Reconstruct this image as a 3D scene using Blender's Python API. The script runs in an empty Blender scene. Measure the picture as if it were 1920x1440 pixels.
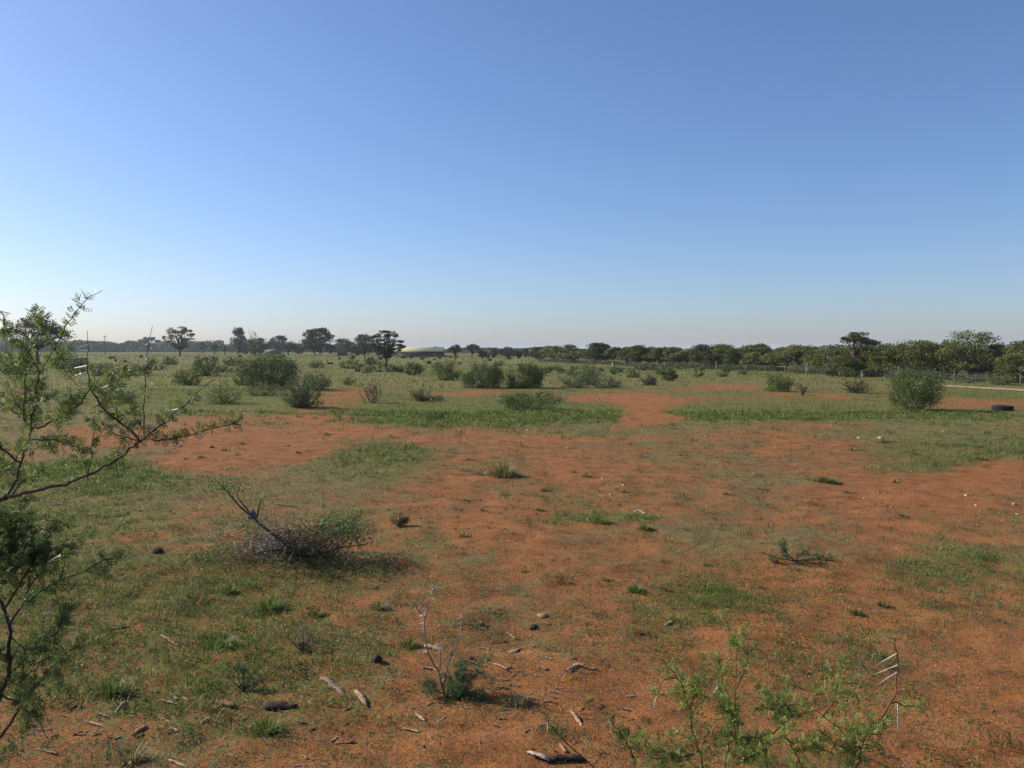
import bpy, math
import numpy as np
from mathutils import Vector, Matrix

C = bpy.context.scene.collection
rng = np.random.default_rng(7)
PI = math.pi

# ------------------------------------------------------------------ camera, sky, sun
F = 1554.0            # focal length in photo pixels (photo 1920 x 1440)
H = 2.25              # eye height
HZ = 655.0            # photo row of the horizon
PITCH = math.atan((720 - HZ) / F)
cam = bpy.data.cameras.new('camera')
cam.sensor_width = 36.0
cam.lens = 36.0 * F / 1920
cam.clip_start = 0.05
cam.clip_end = 12000
cam_o = bpy.data.objects.new('camera', cam)
C.objects.link(cam_o)
cam_o.location = (0, 0, H)
cam_o.rotation_euler = (PI / 2 - PITCH, 0, 0)
sc = bpy.context.scene
sc.camera = cam_o

SUN_EL = math.radians(31)
SUN_AZ = math.radians(-69)        # clockwise from +Y: the sun stands to the left and ahead
world = bpy.data.worlds.new('World')
sc.world = world
world.use_nodes = True
nt = world.node_tree
nt.nodes.clear()
sky = nt.nodes.new('ShaderNodeTexSky')
sky.sky_type = 'NISHITA'
sky.sun_disc = False
sky.sun_elevation = SUN_EL
sky.sun_rotation = SUN_AZ
sky.altitude = 2180
sky.air_density = 1.22
sky.dust_density = 4.6
sky.ozone_density = 6.6
bg = nt.nodes.new('ShaderNodeBackground')
bg.inputs['Strength'].default_value = 0.119
wo = nt.nodes.new('ShaderNodeOutputWorld')
sky_tint = nt.nodes.new('ShaderNodeMix')          # tint multiplied into the sky light, slightly redder and less green
sky_tint.data_type = 'RGBA'
sky_tint.blend_type = 'MULTIPLY'
sky_tint.inputs['Factor'].default_value = 1.0
sky_tint.inputs[7].default_value = (1.035, .962, .985, 1)
nt.links.new(sky.outputs['Color'], sky_tint.inputs[6])
nt.links.new(sky_tint.outputs[2], bg.inputs['Color'])
nt.links.new(bg.outputs['Background'], wo.inputs['Surface'])

sl = bpy.data.lights.new('sun', 'SUN')
sl.energy = 5.0
sl.angle = math.radians(0.5)
sl.color = (1.0, 0.91, 0.76)
sun = bpy.data.objects.new('sun', sl)
C.objects.link(sun)
S = Vector((math.cos(SUN_EL) * math.sin(SUN_AZ), math.cos(SUN_EL) * math.cos(SUN_AZ), math.sin(SUN_EL)))
sun.rotation_euler = S.to_track_quat('Z', 'Y').to_euler()

vs = sc.view_settings
vs.view_transform = 'Standard'
vs.look = 'None'
vs.exposure = 0.3
vs.gamma = 1.0
vs.use_curve_mapping = False
sc.cycles.max_bounces = 6
sc.cycles.transmission_bounces = 4
sc.cycles.transparent_max_bounces = 6

# ------------------------------------------------------------------ noise and terrain
def _hash(ix, iy, seed):
    n = (ix.astype(np.int64) * 374761393 + iy.astype(np.int64) * 668265263 + seed * 1442695041) & 0xFFFFFFFF
    n = ((n ^ (n >> 13)) * 1274126177) & 0xFFFFFFFF
    n = n ^ (n >> 16)
    return (n & 0xFFFF) / 65535.0

def vnoise(x, y, seed=0):
    x = np.asarray(x, float); y = np.asarray(y, float)
    ix = np.floor(x); iy = np.floor(y)
    fx = x - ix; fy = y - iy
    fx = fx * fx * (3 - 2 * fx); fy = fy * fy * (3 - 2 * fy)
    a = _hash(ix, iy, seed); b = _hash(ix + 1, iy, seed)
    c = _hash(ix, iy + 1, seed); d = _hash(ix + 1, iy + 1, seed)
    return (a * (1 - fx) + b * fx) * (1 - fy) + (c * (1 - fx) + d * fx) * fy

def fbm(x, y, seed=0, octv=4):
    s = 0; a = 0.5; t = 0
    for o in range(octv):
        s = s + a * vnoise(np.asarray(x) * 2 ** o, np.asarray(y) * 2 ** o, seed + o * 17)
        t += a; a *= 0.5
    return s / t

def hgt(x, y):
    x = np.asarray(x, float); y = np.asarray(y, float)
    r = np.hypot(x, y)
    near = np.clip(1.4 - r / 40, 0, 1)
    return (0.05 * (fbm(x / 2.3, y / 2.3, 3, 3) - 0.5) + 0.085 * (fbm(x / 0.42, y / 0.42, 9, 3) - 0.5)) * near \
        + 0.034 * (fbm(x / 0.16, y / 0.16, 12, 2) - 0.5) * np.clip(1.5 - r / 12, 0, 1) \
        + 0.10 * (fbm(x / 14, y / 14, 5, 2) - 0.5)

def ray(px, py):
    cx = (px - 960) / F; cy = -(py - 720) / F
    cp, sp = math.cos(PITCH), math.sin(PITCH)
    return np.array([cx, cp + cy * sp, -sp + cy * cp])

def W(px, py, D):
    """the point at forward distance D seen at a spot of the photograph"""
    d = ray(px, py)
    return np.array([0, 0, H]) + d * (D / d[1])

def GP(px, py):
    """the ground point seen at a spot of the photograph"""
    d = ray(px, py)
    z = 0.0
    for _ in range(4):
        t = (H - z) / -d[2]
        p = np.array([0, 0, H]) + d * t
        z = float(hgt(p[0], p[1]))
    return np.array([p[0], p[1], z])

def px_of(x, y):
    y = np.maximum(y, 0.5)
    u = 960 + F * x / y
    v = HZ + F * H / y
    return u, v

# where grass grows: (centre u, v, half width, half height, cover change, lushness change)
PATCH = [
    (1205, 768, 52, 24, -.9, -.5),
    (640, 745, 60, 17, -.8, 0), (590, 775, 65, 13, -.6, 0), (440, 830, 175, 42, -.85, -.2), (650, 803, 110, 22, -.5, 0),
    (330, 862, 60, 18, -.5, 0), (870, 739, 80, 6, -.55, 0), (1150, 746, 95, 8, -.65, 0), (1225, 776, 45, 16, -.75, 0),
    (1110, 758, 60, 7, -.4, 0), (1360, 728, 85, 7, -.6, 0), (1530, 743, 65, 5, -.75, 0), (1330, 749, 130, 7, -.45, 0),
    (1540, 773, 65, 6, -.5, 0), (1850, 757, 95, 11, -.7, 0), (20, 733, 45, 8, -.7, 0), (110, 713, 32, 6, -.5, 0),
    (130, 815, 95, 15, -.7, 0), (930, 815, 260, 20, -.45, 0), (1100, 855, 260, 32, -.36, 0), (1500, 850, 150, 38, -.5, 0),
    (1480, 803, 110, 13, -.45, 0), (1750, 915, 230, 36, -.85, 0), (1900, 885, 90, 12, -.5, 0), (1150, 905, 220, 28, -.4, 0),
    (850, 906, 110, 12, -.45, 0), (1455, 975, 75, 17, -.6, 0), (1000, 960, 200, 40, -.2, 0), (1050, 1030, 150, 28, -.25, 0),
    (1750, 982, 150, 28, -.25, 0), (1480, 1095, 120, 26, -.28, 0), (1650, 1115, 100, 24, -.2, 0), (1420, 1230, 140, 55, -.3, 0),
    (1600, 1350, 150, 60, -.35, 0), (1200, 1330, 150, 60, -.3, 0), (640, 1140, 42, 9, -.6, 0), (330, 1080, 45, 10, -.4, 0),
    (960, 1400, 150, 40, -.3, 0), (1850, 1320, 80, 60, -.15, 0), (560, 1400, 70, 30, -.35, 0), (180, 1385, 80, 14, -.25, 0),
    (850, 775, 215, 20, .6, .9), (1000, 770, 170, 17, .5, .8), (740, 792, 75, 12, .4, .5), (720, 750, 110, 9, .4, .5),
    (1450, 780, 230, 15, .35, .5), (1330, 770, 120, 13, .3, .3), (1700, 775, 210, 17, .3, .4), (1790, 840, 170, 36, .45, .25),
    (700, 872, 120, 36, .35, .45), (1140, 812, 85, 6, .35, .2), (250, 900, 165, 22, .6, .6), (100, 950, 210, 55, .5, .6),
    (150, 1080, 260, 60, .35, .4), (250, 1200, 340, 85, .45, .5), (300, 1320, 360, 90, .25, .3), (180, 1170, 330, 170, .14, .22), (520, 1260, 160, 70, .15, .15), (1290, 1140, 115, 36, .5, .6),
    (1100, 976, 105, 10, .4, .6), (1200, 986, 32, 9, .35, .6), (1810, 1080, 155, 42, .45, .5), (1450, 915, 125, 32, .25, -.3),
    (1400, 1005, 160, 40, .18, -.3), (1560, 752, 85, 8, .3, .4), (1850, 741, 100, 6, .5, .8), (1450, 702, 210, 8, .3, .3),
    (480, 735, 210, 32, .2, .35), (200, 740, 230, 28, .2, .35), (560, 1080, 170, 40, .25, .2), (620, 1210, 120, 40, .2, .1),
    (1000, 838, 140, 9, .22, -.3), (1290, 862, 160, 10, .22, -.3), (150, 870, 160, 14, .5, .6), (1130, 1010, 120, 12, .2, -.2),
]

def cover(x, y):
    """returns cover, lushness, dryness of the grass at ground points"""
    x = np.asarray(x, float); y = np.asarray(y, float)
    wx = x + 0.22 * np.maximum(y, 4) * 0.35 * (fbm(x / 3 + 11, y / 3, 21, 3) - 0.5)
    wy = y * (1 + 0.16 * (fbm(x / 2.5 + 5, y / 4, 22, 3) - 0.5))
    u, v = px_of(wx, wy)
    cov = np.where(v < 700, 0.88, np.where(v < 790, 0.88 - 0.14 * (v - 700) / 90, 0.74))
    lush = np.where(v < 790, 0.55, 0.26) + 0 * u
    for (cu, cv, hw, hh, dc, dl) in PATCH:
        q = ((u - cu) / hw) ** 2 + ((v - cv) / hh) ** 2
        g = np.exp(-q * 0.9) if dl > .3 and cv < 800 else np.exp(-q * q * 0.6)
        cov = cov + (dc * (.95 if cv < 800 else .72) if dc < 0 else dc * .8) * g
        lush = lush + dl * g
    n = fbm(x / 1.1, y / 1.4, 31, 4) - 0.5
    n2 = fbm(x / 0.33, y / 0.33, 37, 3) - 0.5
    far = np.clip((y - 25) / 40, 0, 1)
    cov = cov + (0.9 * n + 0.55 * n2) * (1 - 0.6 * far) + 0.5 * far * (fbm(x / 7, y / 9, 41, 3) - 0.5)
    lush = lush + 0.9 * (fbm(x / 2.2, y / 2.6, 43, 3) - 0.5)
    dry = np.clip((y - 40) / 90, 0, 1) * 0.7
    cov = cov + .06
    return np.clip(cov, 0, 1), np.clip(lush, 0, 1), dry

# ------------------------------------------------------------------ mesh and material helpers
class MB:
    def __init__(s):
        s.v = []; s.f = []; s.c = []; s.n = 0
    def add(s, V, Fc, col=None):
        V = np.asarray(V, np.float32).reshape(-1, 3)
        Fc = np.asarray(Fc, np.int64)
        s.v.append(V); s.f.append(Fc + s.n); s.n += len(V)
        if col is None: col = (0.5, 0.5, 0.5)
        col = np.asarray(col, np.float32)
        if col.ndim == 1: col = np.tile(col, (len(V), 1))
        s.c.append(col)
    def tube(s, pts, rad, k=5, col=(.1, .08, .06), cap=True):
        pts = np.asarray(pts, float); n = len(pts)
        rad = np.broadcast_to(np.asarray(rad, float), (n,))
        t = np.gradient(pts, axis=0)
        t /= np.linalg.norm(t, axis=1)[:, None] + 1e-9
        ref = np.array([0.31, 0.77, 0.55])
        a = np.cross(t, ref); a /= np.linalg.norm(a, axis=1)[:, None] + 1e-9
        b = np.cross(t, a)
        an = np.arange(k) * 2 * PI / k
        V = pts[:, None, :] + rad[:, None, None] * (np.cos(an)[None, :, None] * a[:, None, :] + np.sin(an)[None, :, None] * b[:, None, :])
        i = np.arange(n - 1)[:, None] * k; j = np.arange(k)[None, :]; j2 = (j + 1) % k
        Fq = np.stack([i + j, i + j2, i + k + j2, i + k + j], -1).reshape(-1, 4)
        s.add(V.reshape(-1, 3), Fq, col)
    def build(s, name, mat, parent=None, smooth=False, origin=None):
        me = bpy.data.meshes.new(name)
        V = np.concatenate(s.v)
        if origin is not None: V = V - np.asarray(origin, np.float32)
        me.vertices.add(len(V)); me.vertices.foreach_set('co', V.astype(np.float32).ravel())
        nl = sum(f.size for f in s.f); npol = sum(len(f) for f in s.f)
        me.loops.add(nl); me.polygons.add(npol)
        me.loops.foreach_set('vertex_index', np.concatenate([f.ravel() for f in s.f]).astype(np.int32))
        tot = np.concatenate([np.full(len(f), f.shape[1]) for f in s.f]).astype(np.int32)
        st = np.concatenate([[0], np.cumsum(tot)[:-1]]).astype(np.int32)
        me.polygons.foreach_set('loop_start', st)
        me.update(calc_edges=True)
        at = me.color_attributes.new('tint', 'FLOAT_COLOR', 'POINT')
        cc = np.concatenate(s.c)
        at.data.foreach_set('color', np.c_[cc, np.ones(len(cc))].astype(np.float32).ravel())
        if smooth: me.polygons.foreach_set('use_smooth', np.ones(npol, bool))
        me.validate()
        me.materials.append(mat)
        o = bpy.data.objects.new(name, me)
        C.objects.link(o)
        if parent is not None: o.parent = parent
        return o

def tag(o, label=None, cat=None, group=None, kind=None):
    if label: o['label'] = label
    if cat: o['category'] = cat
    if group: o['group'] = group
    if kind: o['kind'] = kind
    return o

def thing(name, label, cat, loc=(0, 0, 0), group=None):
    o = bpy.data.objects.new(name, None)
    C.objects.link(o)
    o.location = loc
    o.empty_display_size = 0.1
    return tag(o, label, cat, group)

def mat_tint(name, rough=0.7, transl=0.0, spec=0.3, noise=0.0, nscale=30):
    m = bpy.data.materials.new(name); m.use_nodes = True
    t = m.node_tree; p = t.nodes['Principled BSDF']
    a = t.nodes.new('ShaderNodeAttribute'); a.attribute_name = 'tint'
    src = a.outputs['Color']
    if noise:
        nz = t.nodes.new('ShaderNodeTexNoise'); nz.inputs['Scale'].default_value = nscale; nz.inputs['Detail'].default_value = 6
        tc = t.nodes.new('ShaderNodeTexCoord'); t.links.new(tc.outputs['Object'], nz.inputs['Vector'])
        mr = t.nodes.new('ShaderNodeMapRange'); mr.inputs['From Min'].default_value = .3; mr.inputs['From Max'].default_value = .7
        mr.inputs['To Min'].default_value = 1 - noise; mr.inputs['To Max'].default_value = 1 + noise
        t.links.new(nz.outputs['Fac'], mr.inputs['Value'])
        mx = t.nodes.new('ShaderNodeVectorMath'); mx.operation = 'SCALE'
        t.links.new(src, mx.inputs[0]); t.links.new(mr.outputs['Result'], mx.inputs['Scale'])
        src = mx.outputs['Vector']
        bp = t.nodes.new('ShaderNodeBump'); bp.inputs['Strength'].default_value = 0.6; bp.inputs['Distance'].default_value = 0.01
        t.links.new(nz.outputs['Fac'], bp.inputs['Height']); t.links.new(bp.outputs['Normal'], p.inputs['Normal'])
    t.links.new(src, p.inputs['Base Color'])
    p.inputs['Roughness'].default_value = rough
    p.inputs['Specular IOR Level'].default_value = spec
    if transl:
        tr = t.nodes.new('ShaderNodeBsdfTranslucent'); t.links.new(src, tr.inputs['Color'])
        mixs = t.nodes.new('ShaderNodeMixShader'); mixs.inputs['Fac'].default_value = transl
        out = t.nodes['Material Output']
        t.links.new(p.outputs['BSDF'], mixs.inputs[1]); t.links.new(tr.outputs['BSDF'], mixs.inputs[2])
        t.links.new(mixs.outputs['Shader'], out.inputs['Surface'])
    return m

M_LEAF = mat_tint('leaf', 0.55, 0.40, 0.30)
M_BUSH = mat_tint('bush_leaf', 0.55, 0.22, 0.30)
M_GRASS = mat_tint('grass_blade', 0.55, 0.40, 0.3)
M_BARK = mat_tint('bark', 0.9, 0, 0.15, 0.35, 40)
M_WOOD = mat_tint('dead_wood', 0.85, 0, 0.2, 0.45, 60)
M_STONE = mat_tint('stone', 0.9, 0, 0.2, 0.25, 35)
M_THORN = mat_tint('thorn', 0.35, 0, 0.5)
M_PAINT = mat_tint('weathered_paint', 0.7, 0, 0.3, 0.15, 3)

def ground_material():
    m = bpy.data.materials.new('red_soil'); m.use_nodes = True
    t = m.node_tree; p = t.nodes['Principled BSDF']; N = t.nodes.new; L = t.links.new
    at = N('ShaderNodeAttribute'); at.attribute_name = 'tint'
    sp = N('ShaderNodeSeparateColor'); L(at.outputs['Color'], sp.inputs['Color'])
    geo = N('ShaderNodeNewGeometry')
    def noise(scale, det=5, rough=.6):
        n = N('ShaderNodeTexNoise'); n.inputs['Scale'].default_value = scale
        n.inputs['Detail'].default_value = det; n.inputs['Roughness'].default_value = rough
        L(geo.outputs['Position'], n.inputs['Vector']); return n.outputs['Fac']
    def ramp(src, stops):
        r = N('ShaderNodeValToRGB'); e = r.color_ramp.elements
        while len(e) < len(stops): e.new(0.5)
        for k, (pos, c) in zip(e, stops): k.position = pos; k.color = (*c, 1)
        L(src, r.inputs['Fac']); return r.outputs['Color']
    def mix(f, a, b):
        x = N('ShaderNodeMix'); x.data_type = 'RGBA'
        if isinstance(f, float): x.inputs['Factor'].default_value = f
        else: L(f, x.inputs['Factor'])
        for s, k in ((a, 6), (b, 7)):
            if isinstance(s, tuple): x.inputs[k].default_value = (*s, 1)
            else: L(s, x.inputs[k])
        return x.outputs[2]
    def math_(op, a, b=None, clamp=False):
        x = N('ShaderNodeMath'); x.operation = op; x.use_clamp = clamp
        for s, k in ((a, 0), (b, 1)):
            if s is None: continue
            if isinstance(s, (int, float)): x.inputs[k].default_value = s
            else: L(s, x.inputs[k])
        return x.outputs[0]
    soil = ramp(noise(1.3, 6), [(.25, (.27, .094, .025)), (.5, (.345, .132, .037)), (.75, (.40, .17, .058))])
    soil2 = ramp(noise(38, 4), [(.3, (.13, .048, .016)), (.5, (.305, .118, .033)), (.72, (.45, .20, .078))])
    soil = mix(0.45, soil, soil2)
    # fine dead litter lying on the soil
    lit = math_('MULTIPLY', math_('GREATER_THAN', noise(75, 3, .7), 0.53), math_('GREATER_THAN', noise(4.5, 4), 0.40))
    lit = math_('MULTIPLY', lit, 0.75)
    soil = mix(lit, soil, (.135, .085, .055))
    # crusts, scuffs and hollows of a stride's width, then mulch darkened as shade between plants
    scuff = ramp(noise(2.6, 8, .72), [(.34, (.62, .60, .58)), (.5, (1, 1, 1)), (.66, (1.12, 1.13, 1.15))])
    mm = N('ShaderNodeMix'); mm.data_type = 'RGBA'; mm.blend_type = 'MULTIPLY'; mm.inputs['Factor'].default_value = 1.0
    L(soil, mm.inputs[6]); L(scuff, mm.inputs[7]); soil = mm.outputs[2]
    # ground cover colour
    gcol = ramp(noise(9, 5, .7), [(.3, (.095, .085, .030)), (.5, (.17, .152, .058)), (.7, (.23, .20, .09))])
    lcol = ramp(noise(7, 5, .7), [(.3, (.080, .095, .024)), (.55, (.145, .168, .042)), (.75, (.20, .22, .068))])
    dcol = ramp(noise(1.2, 5, .7), [(.3, (.105, .142, .032)), (.55, (.16, .188, .050)), (.75, (.205, .22, .074))])
    g = mix(sp.outputs['Green'], gcol, lcol)
    g = mix(sp.outputs['Blue'], g, dcol)
    a = math_('ADD', sp.outputs['Red'], math_('MULTIPLY', math_('SUBTRACT', noise(19, 6, .8), 0.5), 3.0))
    a = math_('ADD', a, math_('MULTIPLY', math_('SUBTRACT', noise(3.2, 5, .65), 0.5), 1.1))
    a = math_('ADD', a, math_('MULTIPLY', math_('SUBTRACT', noise(55, 4, .7), 0.5), 1.5))
    mr = N('ShaderNodeMapRange'); mr.inputs['From Min'].default_value = .52; mr.inputs['From Max'].default_value = .68
    mr.inputs['To Max'].default_value = .85
    L(a, mr.inputs['Value'])
    col = mix(mr.outputs['Result'], soil, g)
    # plant mulch rings the rooted spots, its colour darkened for shade between plants
    m2 = N('ShaderNodeMapRange'); m2.inputs['From Min'].default_value = .40; m2.inputs['From Max'].default_value = .60; m2.inputs['To Max'].default_value = .5
    L(a, m2.inputs['Value'])
    col = mix(mr.outputs['Result'], mix(m2.outputs['Result'], soil, (.105, .064, .034)), g)
    L(col, p.inputs['Base Color'])
    p.inputs['Roughness'].default_value = 0.95
    p.inputs['Specular IOR Level'].default_value = 0.1
    h = math_('ADD', math_('MULTIPLY', noise(28, 6, .65), 0.7), math_('MULTIPLY', noise(110, 3), 0.3))
    bp = N('ShaderNodeBump'); bp.inputs['Strength'].default_value = 0.8; bp.inputs['Distance'].default_value = 0.03
    L(h, bp.inputs['Height']); L(bp.outputs['Normal'], p.inputs['Normal'])
    return m

# ------------------------------------------------------------------ ground
def graded(lo, hi, step, a, b, g):
    """coordinates: step between lo and hi, then growing by g out to a and b"""
    mid = np.arange(lo, hi, step)
    up = []; s = step; x = hi
    while x < b: up.append(x); s *= g; x += s
    dn = []; s = step; x = lo
    while x > a: s *= g; x -= s; dn.append(x)
    return np.array(dn[::-1] + list(mid) + up + [b])

gx = graded(-5, 5, 0.10, -6000, 6000, 1.06)
gy = graded(3.6, 10.5, 0.085, -300, 9000, 1.045)
X, Y = np.meshgrid(gx, gy)
V = np.stack([X, Y, hgt(X, Y)], -1).reshape(-1, 3)
nx, ny = len(gx), len(gy)
i = np.arange(ny - 1)[:, None] * nx + np.arange(nx - 1)[None, :]
Fq = np.stack([i, i + 1, i + nx + 1, i + nx], -1).reshape(-1, 4)
cv, lu, dr = cover(X.ravel(), Y.ravel())
bare = np.clip(1.5 - Y.ravel() / 16, 0, 1)          # close by the blades themselves are the cover
gm = MB(); gm.add(V, Fq, np.c_[np.clip(cv - (.26 + .16 * (Y.ravel() < 8.5) * np.clip(2.4 - Y.ravel() / 6, 0, 1)) * bare, 0, 1), lu, dr])
ground = gm.build('ground', ground_material(), smooth=True)
tag(ground, 'red sandy soil with patches of short grass', kind='structure')

# pale sandy track in front of the wood
def sand_track():
    pts = [GP(2100, 748), GP(1930, 733), GP(1850, 728.5), GP(1760, 723), GP(1690, 719), GP(1640, 716.5)]
    pts = np.array(pts); tt = np.linspace(0, len(pts) - 1, 140)
    P = np.stack([np.interp(tt, np.arange(len(pts)), pts[:, k]) for k in range(3)], -1)
    t = np.gradient(P, axis=0); t /= np.linalg.norm(t, axis=1)[:, None]
    side = np.c_[t[:, 1], -t[:, 0]]
    wl = .55 + 1.0 * (fbm(tt * 3, tt * 0 + 2, 77, 3) - .3); wr = .55 + 1.0 * (fbm(tt * 3, tt * 0 + 9, 78, 3) - .3)
    taper = np.clip((len(pts) - 1 - tt) / 1.5, 0.02, 1)
    rows = []
    for fct in (-1, -.5, 0, .5, 1):
        q = P[:, :2] + side * ((wl if fct < 0 else wr) * taper * abs(fct) * np.sign(fct))[:, None]
        rows.append(np.c_[q, hgt(q[:, 0], q[:, 1]) + 0.03])
    V = np.stack(rows, 1).reshape(-1, 3)
    i = np.arange(139)[:, None] * 5 + np.arange(4)[None, :]
    b = MB(); b.add(V, np.stack([i, i + 1, i + 6, i + 5], -1).reshape(-1, 4), (.42, .30, .175))
    tag(b.build('dirt_track', M_STONE), 'pale sandy vehicle track running along the wood', kind='structure')
sand_track()

# ------------------------------------------------------------------ leaf and blade geometry
def unit(v):
    return v / (np.linalg.norm(v, axis=-1, keepdims=True) + 1e-9)

def rdir(n, r=rng):
    return unit(r.normal(size=(n, 3)))

def add_leaves(b, P, size, col, aspect=0.5, up=0.0, r=rng, dirs=None):
    """one diamond-shaped leaf face at each point"""
    n = len(P)
    if n == 0: return
    d = rdir(n, r) if dirs is None else unit(dirs + 0.5 * r.normal(size=(n, 3)))
    nr = rdir(n, r) + np.array([0, 0, up])
    s = unit(np.cross(d, nr))
    size = np.broadcast_to(np.asarray(size, float), (n,))[:, None] * r.uniform(.65, 1.35, (n, 1))
    V = np.stack([P - d * size * .5, P + s * size * aspect * .5, P + d * size * .5, P - s * size * aspect * .5], 1)
    f = np.arange(n)[:, None] * 4 + np.arange(4)[None, :]
    b.add(V.reshape(-1, 3), f, np.repeat(np.asarray(col), 4, axis=0) if np.ndim(col) == 2 else col)

def vary(base, n, r=rng, amt=.25, warm=.12):
    base = np.asarray(base, float)
    k = 1 + amt * r.normal(size=(n, 1))
    c = base[None, :] * np.clip(k, .45, 1.8)
    c[:, 0] *= 1 + warm * r.normal(size=n)
    return np.clip(c, .004, .9)

def add_blades(b, P, L, w, tiltlo, tilthi, col, segs=2, r=rng, az=None):
    n = len(P)
    if az is None: az = r.uniform(0, 2 * PI, n)
    ti = r.uniform(tiltlo, tilthi, n)
    hd = np.c_[np.cos(az), np.sin(az), np.zeros(n)]
    upv = np.array([0, 0, 1.0])
    sd = np.c_[-np.sin(az), np.cos(az), np.zeros(n)]
    L = np.broadcast_to(np.asarray(L, float), (n,)); w = np.broadcast_to(np.asarray(w, float), (n,))
    d1 = hd * np.sin(ti * .7)[:, None] + upv * np.cos(ti * .7)[:, None]
    d2 = hd * np.sin(ti * 1.25)[:, None] + upv * np.cos(ti * 1.25)[:, None]
    base = P
    if segs == 1:
        tip = base + (d1 + d2) * .5 * L[:, None]
        V = np.stack([base - sd * w[:, None] * .5, base + sd * w[:, None] * .5, tip], 1)
        b.add(V.reshape(-1, 3), np.arange(n * 3).reshape(n, 3), np.repeat(col, 3, 0))
    else:
        mid = base + d1 * (L * .55)[:, None]
        tip = mid + d2 * (L * .45)[:, None]
        V = np.stack([base - sd * w[:, None] * .4, base + sd * w[:, None] * .4, mid + sd * w[:, None] * .42, mid - sd * w[:, None] * .42, tip], 1).reshape(-1, 3)
        o = np.arange(n)[:, None] * 5
        b.add(V, o + np.array([[0, 1, 2, 3]]), np.repeat(col, 5, 0))
        b.f.append((o + np.array([[3, 2, 4]])) + (b.n - n * 5))

GREEN = np.array([.135, .182, .034]); OLIVE = np.array([.190, .185, .064]); STRAW = np.array([.30, .235, .125]); GREYB = np.array([.17, .125, .085])

def blade_cols(lush, n, r):
    """colour of each blade from how lush its patch is: fresh green, olive, straw or grey"""
    u = r.uniform(size=n)
    pg = .15 + .75 * lush; po = pg + (1 - pg) * .55; ps = po + (1 - po) * .5
    c = np.where((u < pg)[:, None], GREEN, np.where((u < po)[:, None], OLIVE, np.where((u < ps)[:, None], STRAW, GREYB)))
    return np.clip(c * (1 + .25 * r.normal(size=(n, 1))), .01, .8)

def sample_zone(y0, y1, dens, r, margin=1.28):
    hw = 960 / F * margin
    area = hw * (y1 * y1 - y0 * y0)
    n = int(area * dens)
    y = np.sqrt(r.uniform(y0 * y0, y1 * y1, n))
    x = r.uniform(-1, 1, n) * (hw * y + 0.6)
    return x, y

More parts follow.
